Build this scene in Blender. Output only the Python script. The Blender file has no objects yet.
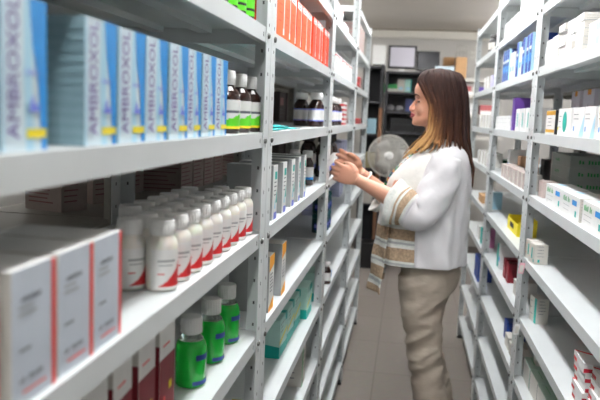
import bpy, bmesh, math, random
from mathutils import Vector, Matrix
random.seed(7)
C = bpy.context.scene.collection
PI = math.pi
H = 1.52                                    # camera height above the floor
# ---------------------------------------------------------------- camera
F_PX, YAW, PITCH, ROLL = 700.0, .149, .120, .041
cy, sy, cp, sp = math.cos(YAW), math.sin(YAW), math.cos(PITCH), math.sin(PITCH)
FW = Vector((-sy*cp, cy*cp, -sp)); RT0 = Vector((cy, sy, 0)); UP0 = RT0.cross(FW)
RT = math.cos(ROLL)*RT0 + math.sin(ROLL)*UP0
UP = -math.sin(ROLL)*RT0 + math.cos(ROLL)*UP0
CAM = Vector((0, 0, H))
cam = bpy.data.cameras.new('camera'); co = bpy.data.objects.new('camera', cam); C.objects.link(co)
m = Matrix.Identity(4)
for i in range(3):
    m[i][0] = RT[i]; m[i][1] = UP[i]; m[i][2] = -FW[i]; m[i][3] = CAM[i]
co.matrix_world = m
cam.sensor_width = 36; cam.lens = 36*F_PX/600; cam.clip_start = .05
cam.dof.use_dof = True; cam.dof.focus_distance = 1.75; cam.dof.aperture_fstop = 5.0
bpy.context.scene.camera = co
def at(px, py, Y):                          # a point of the place at distance Y down the aisle
    d = FW + RT*((px-300)/F_PX) + UP*((200-py)/F_PX)
    return CAM + d*(Y/d.y)

# ---------------------------------------------------------------- materials
def lin(c):
    c /= 255.
    return c/12.92 if c <= .04045 else ((c+.055)/1.055)**2.4
MATS = {}
def mat(name, rgb, rough=.5, noise=0, scale=20, bump=0, bscale=60, metal=0, trans=0, spec=.5, emit=None, stretch=None, sheen=0, sss=0):
    if name in MATS: return MATS[name]
    M = bpy.data.materials.new(name); M.use_nodes = True
    nt = M.node_tree; b = nt.nodes['Principled BSDF']
    col = tuple(lin(v) for v in rgb)+(1,)
    b.inputs['Base Color'].default_value = col
    b.inputs['Roughness'].default_value = rough
    b.inputs['Metallic'].default_value = metal
    b.inputs['Specular IOR Level'].default_value = spec
    if trans: b.inputs['Transmission Weight'].default_value = trans
    if sheen: b.inputs['Sheen Weight'].default_value = sheen
    if sss:
        b.inputs['Subsurface Weight'].default_value = sss
        b.inputs['Subsurface Radius'].default_value = (.012, .004, .002); b.inputs['Subsurface Scale'].default_value = 1
    if emit:
        b.inputs['Emission Color'].default_value = col; b.inputs['Emission Strength'].default_value = emit
    tc = nt.nodes.new('ShaderNodeTexCoord'); src = tc.outputs['Object']
    if stretch:
        mp = nt.nodes.new('ShaderNodeMapping'); mp.inputs['Scale'].default_value = stretch
        nt.links.new(src, mp.inputs['Vector']); src = mp.outputs['Vector']
    if noise:
        n = nt.nodes.new('ShaderNodeTexNoise'); n.inputs['Scale'].default_value = scale; n.inputs['Detail'].default_value = 5
        nt.links.new(src, n.inputs['Vector'])
        r = nt.nodes.new('ShaderNodeValToRGB')
        r.color_ramp.elements[0].position = .3; r.color_ramp.elements[1].position = .7
        r.color_ramp.elements[0].color = tuple(v*(1-noise) for v in col[:3])+(1,)
        r.color_ramp.elements[1].color = tuple(min(1, v*(1+noise)) for v in col[:3])+(1,)
        nt.links.new(n.outputs['Fac'], r.inputs['Fac']); nt.links.new(r.outputs['Color'], b.inputs['Base Color'])
    if bump:
        n = nt.nodes.new('ShaderNodeTexNoise'); n.inputs['Scale'].default_value = bscale; n.inputs['Detail'].default_value = 4
        nt.links.new(src, n.inputs['Vector'])
        bp = nt.nodes.new('ShaderNodeBump'); bp.inputs['Strength'].default_value = bump; bp.inputs['Distance'].default_value = .01
        nt.links.new(n.outputs['Fac'], bp.inputs['Height']); nt.links.new(bp.outputs['Normal'], b.inputs['Normal'])
    MATS[name] = M
    return M
STEEL = mat('painted_steel', (211, 215, 215), .38, .04, 6)
STEEL_BACK = mat('painted_steel_grey', (170, 168, 160), .45, .08, 5)  # greyer, warmer steel paint with slight mottling
HOLE = mat('slot_dark', (88, 90, 90), .8)
BOLT = mat('bolt_zinc', (105, 105, 102), .4, metal=.7)
WHITE = mat('carton_white', (232, 232, 230), .5, .03, 30)
OFFW = mat('carton_offwhite', (212, 208, 200), .6, .05, 30)
GREYC = mat('carton_grey', (165, 168, 168), .6, .05, 30)
PINKG = mat('carton_pinkgrey', (188, 172, 166), .7, .05, 30)
INK = mat('ink_grey', (95, 98, 108), .6)
INKD = mat('ink_black', (25, 25, 28), .6)
MUTED = mat('print_muted', (160, 112, 112), .7)
RED = mat('print_red', (205, 38, 42), .45)
CORAL = mat('print_coral', (226, 70, 72), .45)
MAROON = mat('carton_maroon', (126, 18, 34), .5, .05, 20)
ORANGE = mat('carton_orange', (240, 92, 8), .45, .03, 20)
ORANGED = mat('carton_orange_deep', (228, 64, 4), .5, .03, 20)
AMBER = mat('print_amber', (243, 165, 40), .5)
YELLOW = mat('print_yellow', (240, 220, 40), .5)
TEAL = mat('print_teal', (8, 172, 160), .5)
TEALP = mat('carton_pale_teal', (184, 224, 214), .5, .04, 30)
BLUE = mat('print_blue', (20, 138, 214), .45)
BLUEL = mat('print_pale_blue', (176, 218, 236), .45)
ICE = mat('carton_ice', (212, 228, 236), .5)
SIDEB = mat('carton_side_blue', (140, 170, 180), .55, .03, 20)
SIDEB2 = mat('carton_side_stripe', (128, 158, 168), .55)
PURPLE = mat('print_purple', (92, 62, 140), .5)
NAVY = mat('carton_navy', (28, 62, 140), .5, .05, 20)
LILAC = mat('print_lilac', (120, 130, 215), .5)
GREEN = mat('print_green', (96, 206, 40), .5)
GREENM = mat('print_mid_green', (60, 165, 90), .5)
GREENP = mat('carton_pale_green', (176, 200, 184), .6, .06, 25)
BLACK = mat('plastic_black', (22, 22, 24), .4)
DARK = mat('dark_metal', (48, 48, 52), .5, .1, 10)
BROWNG = mat('amber_glass', (40, 17, 12), .12, spec=.7)
CAPW = mat('cap_white', (236, 236, 234), .4)
HDPE = mat('bottle_white_plastic', (232, 229, 220), .38, sss=.15)
CARD = mat('cardboard', (186, 146, 104), .8, .08, 15)
LIQ = mat('green_liquid', (30, 214, 72), .06, trans=.42)
CLEAR = mat('clear_plastic', (225, 245, 230), .05, trans=.95)
PLASTIC_BAG = mat('plastic_bag', (225, 225, 226), .35, bump=.6, bscale=14)

# ---------------------------------------------------------------- mesh builder
class MB:
    def __init__(s): s.v = []; s.f = []; s.mi = []; s.mats = []; s.sm = []
    def mid(s, M):
        if M not in s.mats: s.mats.append(M)
        return s.mats.index(M)
    def face(s, idx, M, smooth=False):
        s.f.append(tuple(idx)); s.mi.append(s.mid(M)); s.sm.append(smooth)
    def quad(s, pts, M):
        b = len(s.v); s.v += [tuple(p) for p in pts]; s.face(range(b, b+len(pts)), M)
    def box(s, a, b, M, top=None, ends=None):
        x0, y0, z0 = a; x1, y1, z1 = b; k = len(s.v)
        s.v += [(x0,y0,z0),(x1,y0,z0),(x1,y1,z0),(x0,y1,z0),(x0,y0,z1),(x1,y0,z1),(x1,y1,z1),(x0,y1,z1)]
        for q, mm in (((0,3,2,1),M),((4,5,6,7),top or M),((0,1,5,4),M),((1,2,6,5),ends or M),((2,3,7,6),M),((3,0,4,7),ends or M)):
            s.face([k+i for i in q], mm)
    def rings(s, rs, M, cap=True, closed=True, smooth=True, mfun=None):
        k = len(s.v); n = len(rs[0])
        for r in rs: s.v += [tuple(p) for p in r]
        for i in range(len(rs)-1):
            for j in range(n if closed else n-1):
                a = k+i*n+j; b = k+i*n+(j+1) % n
                s.face((a, b, b+n, a+n), mfun(i, j) if mfun else M, smooth)
        if cap and closed:
            s.face([k+j for j in range(n)][::-1], mfun(0, 0) if mfun else M, False)
            s.face([k+(len(rs)-1)*n+j for j in range(n)], mfun(len(rs)-2, 0) if mfun else M, False)
    def lathe(s, prof, M, c=(0,0,0), n=20, mfun=None):
        s.rings([[(c[0]+r*math.cos(2*PI*j/n), c[1]+r*math.sin(2*PI*j/n), c[2]+z) for j in range(n)] for r, z in prof], M, mfun=mfun)
    def tube(s, pts, rad, M, n=8, mfun=None, flat=None):
        pts = [Vector(p) for p in pts]; rs = []
        if not isinstance(rad, (list, tuple)): rad = [rad]*len(pts)
        t0 = (pts[1]-pts[0]).normalized()
        u = t0.orthogonal().normalized()
        for i, p in enumerate(pts):
            t = (pts[min(i+1, len(pts)-1)]-pts[max(i-1, 0)]).normalized()
            u = (u-t*u.dot(t)).normalized(); w = t.cross(u)
            rs.append([p+(u*math.cos(2*PI*j/n)+w*math.sin(2*PI*j/n))*rad[i] for j in range(n)])
        s.rings(rs, M, mfun=mfun)
    def ell(s, c, r, M, n=14):
        rs = []
        for i in range(1, n):
            a = PI*i/n
            rs.append([(c[0]+r[0]*math.sin(a)*math.cos(2*PI*j/n), c[1]+r[1]*math.sin(a)*math.sin(2*PI*j/n), c[2]-r[2]*math.cos(a)) for j in range(n)])
        s.rings(rs, M)
    def text(s, body, size, M, xf, width=None):
        for poly in text_faces(body, size, width):
            s.quad([xf(x, y) for x, y in poly], M)
    def mesh(s, name):
        me = bpy.data.meshes.new(name); me.from_pydata(s.v, [], s.f); me.update()
        for mm in s.mats: me.materials.append(mm)
        me.polygons.foreach_set('material_index', s.mi); me.polygons.foreach_set('use_smooth', s.sm)
        return me
    def build(s, name, parent=None):
        return link(name, s.mesh(name), parent)
def link(name, me, parent=None):
    o = bpy.data.objects.new(name, me); C.objects.link(o)
    if parent: o.parent = parent
    return o
_tc = {}
def text_faces(body, size, width=None):
    key = (body, size, width)
    if key not in _tc:
        cu = bpy.data.curves.new('lettering', 'FONT'); cu.body = body; cu.size = size; cu.resolution_u = 2
        cu.align_x = 'CENTER'; cu.align_y = 'CENTER'
        o = bpy.data.objects.new('lettering', cu); C.objects.link(o)
        bpy.context.view_layer.update()
        me = bpy.data.meshes.new_from_object(o.evaluated_get(bpy.context.evaluated_depsgraph_get()))
        xs = [v.co.x for v in me.vertices]; k = (width/(max(xs)-min(xs))) if width else 1
        _tc[key] = [[(me.vertices[i].co.x*k, me.vertices[i].co.y) for i in p.vertices] for p in me.polygons]
        bpy.data.objects.remove(o); bpy.data.meshes.remove(me)
    return _tc[key]
def empty(name, loc=(0,0,0), rz=0):
    o = bpy.data.objects.new(name, None); C.objects.link(o); o.location = loc; o.rotation_euler = (0,0,rz); o.empty_display_size = .05
    return o
def tag(o, label, cat, group=None):
    o['label'] = label; o['category'] = cat
    if group: o['group'] = group
    return o
def struct(o): o['kind'] = 'structure'; return o
def copy_tree(o, parent=None):
    c = o.copy(); C.objects.link(c)
    if parent: c.parent = parent
    for ch in list(o.children): copy_tree(ch, c)
    return c

# ---------------------------------------------------------------- the room
WL, WR, YB, ZC = -1.75, 1.85, 8.3, H+1.03
def slab(name, a, b, M):
    q = MB(); q.box(a, b, M); return struct(q.build(name))
# floor: large grey vinyl tiles with thin dark joints
FL = bpy.data.materials.new('floor_vinyl'); FL.use_nodes = True; nt = FL.node_tree; b = nt.nodes['Principled BSDF']
tc = nt.nodes.new('ShaderNodeTexCoord'); br = nt.nodes.new('ShaderNodeTexBrick'); br.offset = 0
br.inputs['Color1'].default_value = (lin(140), lin(132), lin(125), 1); br.inputs['Color2'].default_value = (lin(135), lin(127), lin(120), 1)
br.inputs['Mortar'].default_value = (lin(114), lin(106), lin(100), 1); br.inputs['Scale'].default_value = 1
br.inputs['Brick Width'].default_value = .6; br.inputs['Row Height'].default_value = .6; br.inputs['Mortar Size'].default_value = .004
mp = nt.nodes.new('ShaderNodeMapping'); mp.inputs['Location'].default_value = (.12, .1, 0)
nz = nt.nodes.new('ShaderNodeTexNoise'); nz.inputs['Scale'].default_value = 30; nz.inputs['Detail'].default_value = 6
mx = nt.nodes.new('ShaderNodeMix'); mx.data_type = 'RGBA'; mx.blend_type = 'MULTIPLY'; mx.inputs['Factor'].default_value = .25
nt.links.new(tc.outputs['Object'], mp.inputs['Vector']); nt.links.new(mp.outputs['Vector'], br.inputs['Vector']); nt.links.new(tc.outputs['Object'], nz.inputs['Vector'])
nt.links.new(br.outputs['Color'], mx.inputs['A']); nt.links.new(nz.outputs['Color'], mx.inputs['B']); nt.links.new(mx.outputs['Result'], b.inputs['Base Color'])
b.inputs['Roughness'].default_value = .38
slab('floor', (WL, -1.5, -.05), (WR, YB, 0), FL)
WALL = mat('wall_paint', (200, 197, 192), .8, .03, 3)
slab('ceiling', (WL, -1.5, ZC), (WR, YB, ZC+.05), mat('ceiling_paint', (222, 216, 208), .85, .03, 3))
slab('wall_back', (WL-.1, YB, 0), (WR+.1, YB+.1, ZC+.05), WALL)
slab('wall_left', (WL-.1, -1.5, 0), (WL, YB, ZC+.05), WALL)
slab('wall_right', (WR, -1.5, 0), (WR+.1, YB, ZC+.05), WALL)
slab('trim_1', (WL, YB-.05, ZC-.10), (WR, YB-.0005, ZC-.018), mat('trunking', (228, 224, 214), .5))
slab('trim_2', (WL, YB-.02, ZC-.018), (WR, YB-.0005, ZC), mat('cornice_line', (150, 138, 118), .7))
slab('baseboard_back', (WL, YB-.015, 0), (WR, YB-.0005, .08), mat('baseboard', (120, 112, 106), .6))

# lamps: twin-tube fluorescent battens along the aisle; far-corner ones are added fill
EM = mat('tube_glow', (250, 252, 255), .5, emit=100)
EM2 = mat('tube_glow_weaker', (252, 252, 252), .5, emit=58)  # weaker glow set only to balance brightness; the tubes are alike
EM3 = mat('tube_glow_dim', (252, 252, 252), .5, emit=44)
def batten(y0, x0=-.05, EM=EM):
    r = empty('ceiling_light', (x0, y0, ZC))
    q = MB(); q.box((-.07, 0, -.05), (.07, 1.25, -.0005), mat('batten_white', (230,230,228), .5)); q.build('housing', r)
    for x in (-.035, .035):
        t = MB(); t.tube([(x, .03, -.075), (x, 1.22, -.075)], .014, EM, 10); t.build('tube', r)
        for y in (.025, 1.205):
            e = MB(); e.box((x-.012, y, -.09), (x+.012, y+.02, -.05), CAPW); e.build('lamp_holder', r)
    return r
for k, y in enumerate((-.6, 1.0, 2.6, 4.2, 5.75)):
    if y == 5.75: continue
    tag(batten(y, EM=(EM2, EM, EM, EM3)[k]), '%s twin-tube fluorescent batten on the ceiling above the aisle, out of frame' % ('nearest', 'second', 'third', 'farthest')[k], 'ceiling light', 'fluorescent battens above the aisle')

tag(batten(6.1, -1.25, EM2), 'added unseen fill batten brightening the far left corner, out of frame', 'ceiling light')  # unseen lamp added to brighten the far end
tag(batten(6.1, 1.30, EM), 'added unseen fill batten brightening the far right corner, out of frame', 'ceiling light')  # likewise added out of view, lifting the back wall
# ---------------------------------------------------------------- shelving
ZS = dict(L=[.606,.392,.178,-.039,-.254,-.481,-.734,-.96,-1.18,-1.40], R=[.602,.406,.197,-.027,-.244,-.465,-.683,-.914,-1.14,-1.37])
for k in ZS: ZS[k] = [z+H for z in ZS[k]]
XF = dict(L=-.299, R=.426)
DEP = .335
def shelf_mesh(L, D, M):                    # local: x along the aisle, y into the unit, z=0 the top surface
    q = MB(); h = .031
    q.box((0,0,-.0015), (L, D, 0), M)
    q.box((0,0,-h), (L, .0015, -.0015), M); q.box((0,D-.0015,-h), (L, D, -.0015), M)
    q.box((0,.0015,-h), (.0015, D-.0015, -.0015), M); q.box((L-.0015,.0015,-h), (L, D-.0015, -.0015), M)
    q.box((.0015,.0015,-h), (L-.0015, .014, -h+.0015), M); q.box((.0015,D-.014,-h), (L-.0015, D-.0015, -h+.0015), M)
    q.box((.03,D*.36,-.014), (L-.03, D*.36+.03, -.0016), M); q.box((.03,D*.68,-.014), (L-.03, D*.68+.03, -.0016), M)   # stiffening ribs
    for x in (.058, L-.066):                # slotted ends
        q.box((x, -.0006, -.021), (x+.004, .0002, -.012), HOLE)
    return q.mesh('shelf')
def upright_mesh(Ht, sx, sy, M):            # L-section slotted angle; sx, sy directions of the two flanges
    q = MB(); w, d, t = .048, .034, .0022
    def bx(a, b, MM): q.box([min(a[i], b[i]) for i in range(3)], [max(a[i], b[i]) for i in range(3)], MM)
    bx((0, 0, .006), (sx*w, sy*t, Ht), M); bx((0, sy*t, .006), (sx*t, sy*d, Ht), M)
    z = .05
    while z < Ht-.02:
        bx((sx*w*.52, -sy*.0004, z), (sx*(w*.52+.004), sy*(t+.0004), z+.007), HOLE)
        bx((-sx*.0004, sy*d*.5, z+.0), (sx*(t+.0004), sy*(d*.5+.004), z+.007), HOLE)
        z += .05
    bx((-sx*.001, -sy*.001, 0), (sx*w*1.05, sy*d*1.1, .012), BLACK)
    return q.mesh('upright')
bolt = MB(); bolt.lathe([(.0065,0),(.0065,.0015),(.0055,.004),(.002,.005)], BOLT, n=8)
for i, v in enumerate(bolt.v): bolt.v[i] = (v[0], -v[2], v[1])
bolt_me = bolt.mesh('bolt')
UNIT = 1.205
def rack(side, Y0, label, levels, depth0=0, M=STEEL, bolts=True, Ht=None):
    """side L: faces +X; side R: faces -X. depth0 = how far behind the aisle face it stands."""
    zs = ZS[side]; Ht = Ht or zs[0]+.03
    rz = PI/2 if side == 'L' else -PI/2
    x = XF[side]-depth0 if side == 'L' else XF[side]+depth0
    y = Y0+.0015 if side == 'L' else Y0+UNIT-.0015
    r = empty('shelving_unit', (x, y, 0), rz)
    L = UNIT-.003; D = DEP
    sm = shelf_mesh(L-.006, D-.006, M)
    for i in levels:
        s = link('shelf', sm, r); s.location = (.003, .003, zs[i])
    for sx, sy_, px, pyy in ((1,1,0,0), (-1,1,L,0), (1,-1,0,D), (-1,-1,L,D)):
        u = link('upright', upright_mesh(Ht, sx, sy_, M), r); u.location = (px, pyy, 0)
    if bolts:
        for i in levels:
            for bx_ in (.034, L-.034):
                b_ = link('bolt', bolt_me, r); b_.location = (bx_, 0, zs[i]-.017)
    tag(r, label, 'shelving unit', 'steel shelving units')
    return r
PL = [.285+UNIT*k for k in range(5)]        # .285, 1.49, 2.695, 3.9, 5.105
PR = [1.375+UNIT*k for k in range(4)]       # 1.375, 2.58, 3.785, 4.99
allv = list(range(10))
rack('L', PL[0], 'white steel shelving unit holding the AMBROXOL cartons, nearest on the left', [1,2,3,4,5,6,7,8,9])
rack('L', PL[1], 'white steel shelving unit holding the orange cartons, left of the aisle', [1,2,3,4,5,6,7,8,9])
rack('L', PL[2], 'white steel shelving unit the woman reaches into, left of the aisle', allv[1:], Ht=2.4)
rack('L', PL[3], 'farthest white steel shelving unit on the left, beyond the woman\'s hands', allv)
rack('R', PR[0], 'nearest white steel shelving unit right of the aisle, cut by the photo edge', allv[1:])
rack('R', PR[1], 'white steel shelving unit with the yellow box, right of the aisle', allv)
rack('R', PR[2], 'farthest white steel shelving unit right of the aisle, behind the woman\'s back', allv)
for k, w in enumerate(('nearest', 'second', 'third', 'farthest')):
    rack('L', PL[k]+.02, '%s grey steel shelving unit standing back to back behind the left row' % w, allv[2:], depth0=DEP+.012, M=STEEL_BACK, bolts=False)
for k, w in enumerate(('nearest', 'second', 'third')):
    rack('R', 1.0+UNIT*k, '%s grey steel shelving unit standing back to back behind the right row' % w, allv[2:], depth0=DEP+.012, M=STEEL_BACK, bolts=False)

# ---------------------------------------------------------------- goods
ORD = ['nearest', 'second', 'third', 'fourth', 'fifth', 'sixth', 'seventh', 'eighth', 'ninth', 'tenth', 'eleventh', 'twelfth', 'thirteenth', 'fourteenth']
def carton(w, d, h, base, front=(), near=(), top=(), right=(), side_mat=None, top_mat=None, right_row=False, key='carton'):
    """x along the shelf 0..w, y into it 0..d. 'near' = the end towards the camera. prints are (kind, ...)"""
    q = MB(); e = .0004
    q.box((0,0,0), (w,d,h), base, top=top_mat, ends=side_mat)
    E_ = [e]                                # each print lies a hair above the one before
    xn = (lambda u, v: (w+E_[0], u*d, v*h)) if right_row else (lambda u, v: (-E_[0], d-u*d, v*h))
    fr = lambda u, v: (u*w, -E_[0], v*h)
    tp = lambda u, v: (u*w, v*d, h+E_[0])
    for lst, fn, sx, sz in ((front, fr, w, h), (near, xn, d, h), (top, tp, w, d)):
        for ip, p in enumerate(lst):
            E_[0] = e*(1+.5*ip)
            if p[0] == 'r': _, u0, v0, u1, v1, M = p; q.quad([fn(u0,v0), fn(u1,v0), fn(u1,v1), fn(u0,v1)], M)
            elif p[0] == 'p': _, pts, M = p; q.quad([fn(*t) for t in pts], M)
            elif p[0] == 't':                # text centred at u,v; height fraction of h; vertical or not
                _, body, u, v, size, wd, vert, M = p
                def xf(a, b, fn=fn, u=u, v=v, sx=sx, sz=sz, vert=vert):
                    o = fn(u-b/sx, v+a/sz) if vert else fn(u+a/sx, v+b/sz)
                    n = {fr: (0,-e,0), tp: (0,0,e)}.get(fn, ((e if right_row else -e),0,0))
                    return (o[0]+n[0], o[1]+n[1], o[2]+n[2])
                q.text(body, size, M, xf, wd)
            elif p[0] == 'w':                # small print, too small to read: a row of strokes
                _, u0, u1, v, hh, n_, M = p
                for i in range(n_):
                    a = u0+(u1-u0)*i/n_; g = (u1-u0)/n_; h2 = hh*random.uniform(.6, 1)
                    if random.random() < .12: continue
                    q.quad([fn(a, v), fn(a+g*.62, v), fn(a+g*.62, v+h2), fn(a, v+h2)], M)
            elif p[0] == 'l':                # faint text lines
                _, u0, u1, v0, v1, nl, M = p
                for i in range(nl):
                    v = v0+(v1-v0)*i/max(1, nl-1); uu = u0+(u1-u0)*random.uniform(.6, 1)
                    q.quad([fn(u0, v), fn(uu, v), fn(uu, v+.018), fn(u0, v+.018)], M)
    return q.mesh(key)
def put(me, name, side, lev, Y, off, label, cat, group=None, dz=0, rot=0, w=0):
    """Y = the camera-side end of the thing (cartons) or its centre (bottles); off = set back from the shelf edge"""
    o = link(name, me) if isinstance(me, bpy.types.Mesh) else me
    s = 1 if side == 'L' else -1
    o.location = (XF[side]-s*(off+.003), Y if side == 'L' else Y+w, ZS[side][lev]+dz+.0006)
    o.rotation_euler = (0, 0, s*PI/2+math.radians(rot))
    return tag(o, label, cat, group)

# bottles: local front is -y
def bottle(name, prof, body, cap_prof, capm, lab=None, inner=None, n=20):
    r = empty(name)
    q = MB(); q.lathe(prof, body, n=n); q.build('body', r)
    q = MB(); q.lathe(cap_prof, capm, n=n)
    R = cap_prof[1][0]; z0, z1 = cap_prof[0][1]+.002, cap_prof[-1][1]-.003
    for j in range(24):
        a = 2*PI*j/24; c, s_ = math.cos(a), math.sin(a); q.tube([(R*c, R*s_, z0), (R*c, R*s_, z1-.002)], .0007, capm, 4)
    q.build('cap', r)
    if lab:
        Rl, za, zb, arc, nu, nv, fun = lab
        q = MB(); rs = []
        for i in range(nv+1):
            rs.append([(Rl*math.sin(arc*(j/nu-.5)), -Rl*math.cos(arc*(j/nu-.5)), za+(zb-za)*i/nv) for j in range(nu+1)])
        q.rings(rs, WHITE, cap=False, closed=False, mfun=lambda i, j: fun((j+.5)/nu, (i+.5)/nv))
        q.build('label', r)
    if inner:
        q = MB(); q.lathe(inner[0], inner[1], n=n); q.build('liquid', r)
    return r

# --- left: AMBROXOL cartons
aw, ah = .072, .125
amb = carton(aw, .10, ah, ICE, side_mat=SIDEB, top_mat=SIDEB, key='ambroxol', front=[
    ('p', [(.52,.0),(.70,.0),(.66,.5),(.72,1),(.50,1),(.47,.5)], BLUEL),
    ('p', [(.88,0),(1,0),(1,1),(.60,1),(.66,.72),(.80,.45)], BLUE),
    ('r', 0, 0, .04, 1, BLUEL), ('r', .52, .085, .98, .145, YELLOW),
    ('t', 'AMBROXOL', .24, .53, .026, .112, True, PURPLE),
    ('w', .50, .80, .50, .05, 7, LILAC),
    ('p', [(.56,.26),(.80,.26),(.78,.32),(.70,.30),(.66,.38),(.60,.32)], LILAC)],
    near=[('r', 0, .05+i*.085, 1, .09+i*.085, SIDEB2) for i in range(11)])
ys = [.415, .503, .645, .727, .806, .884, .957, 1.032, 1.107]
for i, y in enumerate(ys):
    if i == 4: pass
    put(amb, 'medicine_carton', 'L', 3, y, .008+random.uniform(0,.003), 'blue and white AMBROXOL carton with yellow band, %s from the left' % ORD[i].replace('nearest','first'), 'carton', 'AMBROXOL cartons on the upper left shelf', rot=random.uniform(-1.5,1.5))
# --- syrup bottles
def synlab(u, v):
    if v < .10: return YELLOW
    if v < .10+.62*u*u+.12: return GREEN
    if .55 < v < .62 and .15 < u < .7 or .75 < v < .79 and .15 < u < .6: return INK
    return GREYC if False else WHITE
def synlab2(u, v):
    if v > .5+.3*math.sin(u*3): return WHITE
    return INKD if (.2 < v < .26 and .2 < u < .8) else GREEN
def syrup(labf):
    r = bottle('syrup_bottle', [(.001,0),(.021,.0005),(.0235,.004),(.0235,.066),(.021,.076),(.012,.086),(.0115,.096)], BROWNG,
               [(.0135,.089),(.0135,.090),(.0135,.113),(.0125,.115)], CAPW, (.0239,.009,.062,4.0,28,22,labf))
    q = MB(); q.quad([(-.006,-.0185,.0785),(.004,-.0185,.0785),(.002,-.0140,.0862),(-.004,-.0140,.0862)], WHITE); q.build('neck_sticker', r)
    return r
sy1 = syrup(synlab)
for i, y in enumerate((1.275, 1.368, 1.460)):
    o = sy1 if i == 0 else copy_tree(sy1)
    put(o, 'syrup_bottle', 'L', 3, y, .033, 'dark syrup bottle with white cap and lime green label, %s after the AMBROXOL cartons' % ORD[i].replace('nearest','first'), 'bottle', 'syrup bottles beside the AMBROXOL cartons', rot=-52)
sy2 = syrup(synlab2)
for i, y in enumerate((1.17, 1.235, 1.30, 1.37)):
    o = sy2 if i == 0 else copy_tree(sy2)
    put(o, 'syrup_bottle', 'L', 2, y, .033, 'dark bottle with green label on the highest left shelf, %s' % ('farthest left', 'second from left', 'third from left', 'beside the tall post')[i], 'bottle', 'green-labelled bottles on the highest left shelf', rot=-52)
# --- white cartons with coral edge
WHITE_SHADED = mat('carton_white_shaded', (196, 204, 214), .5, .03, 30)  # white carton with the shade on its front put into the colour
wc = carton(.070, .115, .118, WHITE_SHADED, side_mat=OFFW, top_mat=WHITE, key='white_carton', front=[
    ('r', .90, 0, 1, 1, CORAL), ('w', .14, .66, .76, .045, 8, INK), ('l', .14, .6, .66, .71, 2, GREYC),
    ('l', .14, .4, .40, .40, 1, INK), ('w', .14, .68, .17, .045, 8, INK), ('l', .2, .75, .09, .09, 1, CORAL)],
    near=[('r', 0, 0, .05, 1, GREYC), ('l', .2, .9, .15, .8, 6, GREYC)])
for me_ in (wc,): pass
for i, y in enumerate((.425, .512, .590, .665)):
    put(wc, 'medicine_carton', 'L', 4, y, .008, 'white carton with coral red edge, left middle shelf, %s' % ('cut off by the left photo edge', 'first whole one from the left', 'second whole one from the left', 'right beside the white bottles')[i], 'carton', 'white cartons with coral red edge', rot=random.uniform(-2,2))
# --- white pill bottles
def pill(u, v):
    if v < .05: return WHITE
    if u > .10 and v < .06+.50*((u-.10)/.42)**1.5: return RED
    if .36 < v < .41 and .12 < u < .24: return RED
    if .70 < v < .74 and .12 < u < .46: return GREYC
    if v > .58 and v < .61 and .14 < u < .40: return GREYC
    return WHITE
pb = bottle('pill_bottle', [(.001,0),(.0205,.0006),(.0225,.004),(.0225,.064),(.0205,.072),(.0155,.078),(.015,.083)], HDPE,
            [(.0175,.079),(.0175,.080),(.0175,.098),(.0165,.100)], CAPW, (.0229,.004,.060,3.6,48,32,pill))
n = 0
for row, (off, ys_) in enumerate((((.034), [.938+.061*k for k in range(9)]), ((.079), [.930+.061*k for k in range(9)]), ((.132), [1.06+.062*k for k in range(6)]))):
    for i, y in enumerate(ys_):
        o = pb if n == 0 else copy_tree(pb); n += 1
        put(o, 'pill_bottle', 'L', 4, y, off, 'white pill bottle with red swoosh, %s, %s from the camera' % (('front row', 'second row', 'third row', 'rearmost row')[row], ORD[i]), 'bottle', 'white pill bottles on the left middle shelf', rot=random.uniform(-8,8))
# --- maroon cartons and mouthwash
rc = carton(.066, .10, .17, WHITE, key='maroon_carton', side_mat=OFFW, top_mat=OFFW, front=[('r', 0, 0, 1, .72, MAROON), ('r', .62, .40, .80, .47, YELLOW), ('l', .2, .8, .82, .82, 1, CORAL), ('w', .25, .45, .10, .35, 1, CORAL)],
            near=[('r', 0, 0, 1, .85, MAROON), ('l', .2, .8, .2, .6, 4, RED)])
for i, y in enumerate((.685, .765, .845, .925)):
    put(rc, 'medicine_carton', 'L', 5, y, .03, 'maroon and white carton on the lower left shelf, %s' % ('partly hidden at bottom left', 'second from the left', 'third from the left', 'next to the green bottles')[i], 'carton', 'maroon and white cartons', rot=random.uniform(-3,3))
pk = carton(.09, .12, .03, OFFW, key='flat_carton', top=[('l', .1, .9, .1, .8, 6, INK)])
put(pk, 'flat_carton', 'L', 5, .56, .02, 'flat grey and white carton at the bottom left beneath the coral-edged cartons', 'carton')
def gl(u, v): return NAVY if (.62 < v < .80 and .15 < u < .75) or (.05 < v < .16 and .1 < u < .85) else LIQ
def mouthwash():
    r = empty('mouthwash_bottle')
    q = MB(); q.lathe([(.0222,.0832),(.0215,.086),(.0165,.092),(.0155,.100)], CLEAR, n=28); q.build('body', r)
    q = MB(); q.lathe([(.001,.0005),(.025,.0008),(.0275,.005),(.0275,.070),(.0262,.0755),(.0225,.083)], LIQ, n=28); q.build('liquid', r)
    q = MB(); q.lathe([(.0175,.094),(.0185,.095),(.0185,.122),(.0175,.124)], CAPW, n=24)
    for j in range(24):
        a = 2*PI*j/24; q.tube([(.0185*math.cos(a), .0185*math.sin(a), .096), (.0185*math.cos(a), .0185*math.sin(a), .121)], .0007, CAPW, 4)
    q.build('cap', r)
    for za, zb, a0, a1 in ((.050,.060,-.5,.7), (.006,.013,-.7,.9)):
        q = MB(); q.rings([[(.0279*math.sin(a0+(a1-a0)*j/14), -.0279*math.cos(a0+(a1-a0)*j/14), z) for j in range(15)] for z in (za, zb)], NAVY, cap=False, closed=False)
        q.build('label', r)
    return r
mw = mouthwash()
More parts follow.
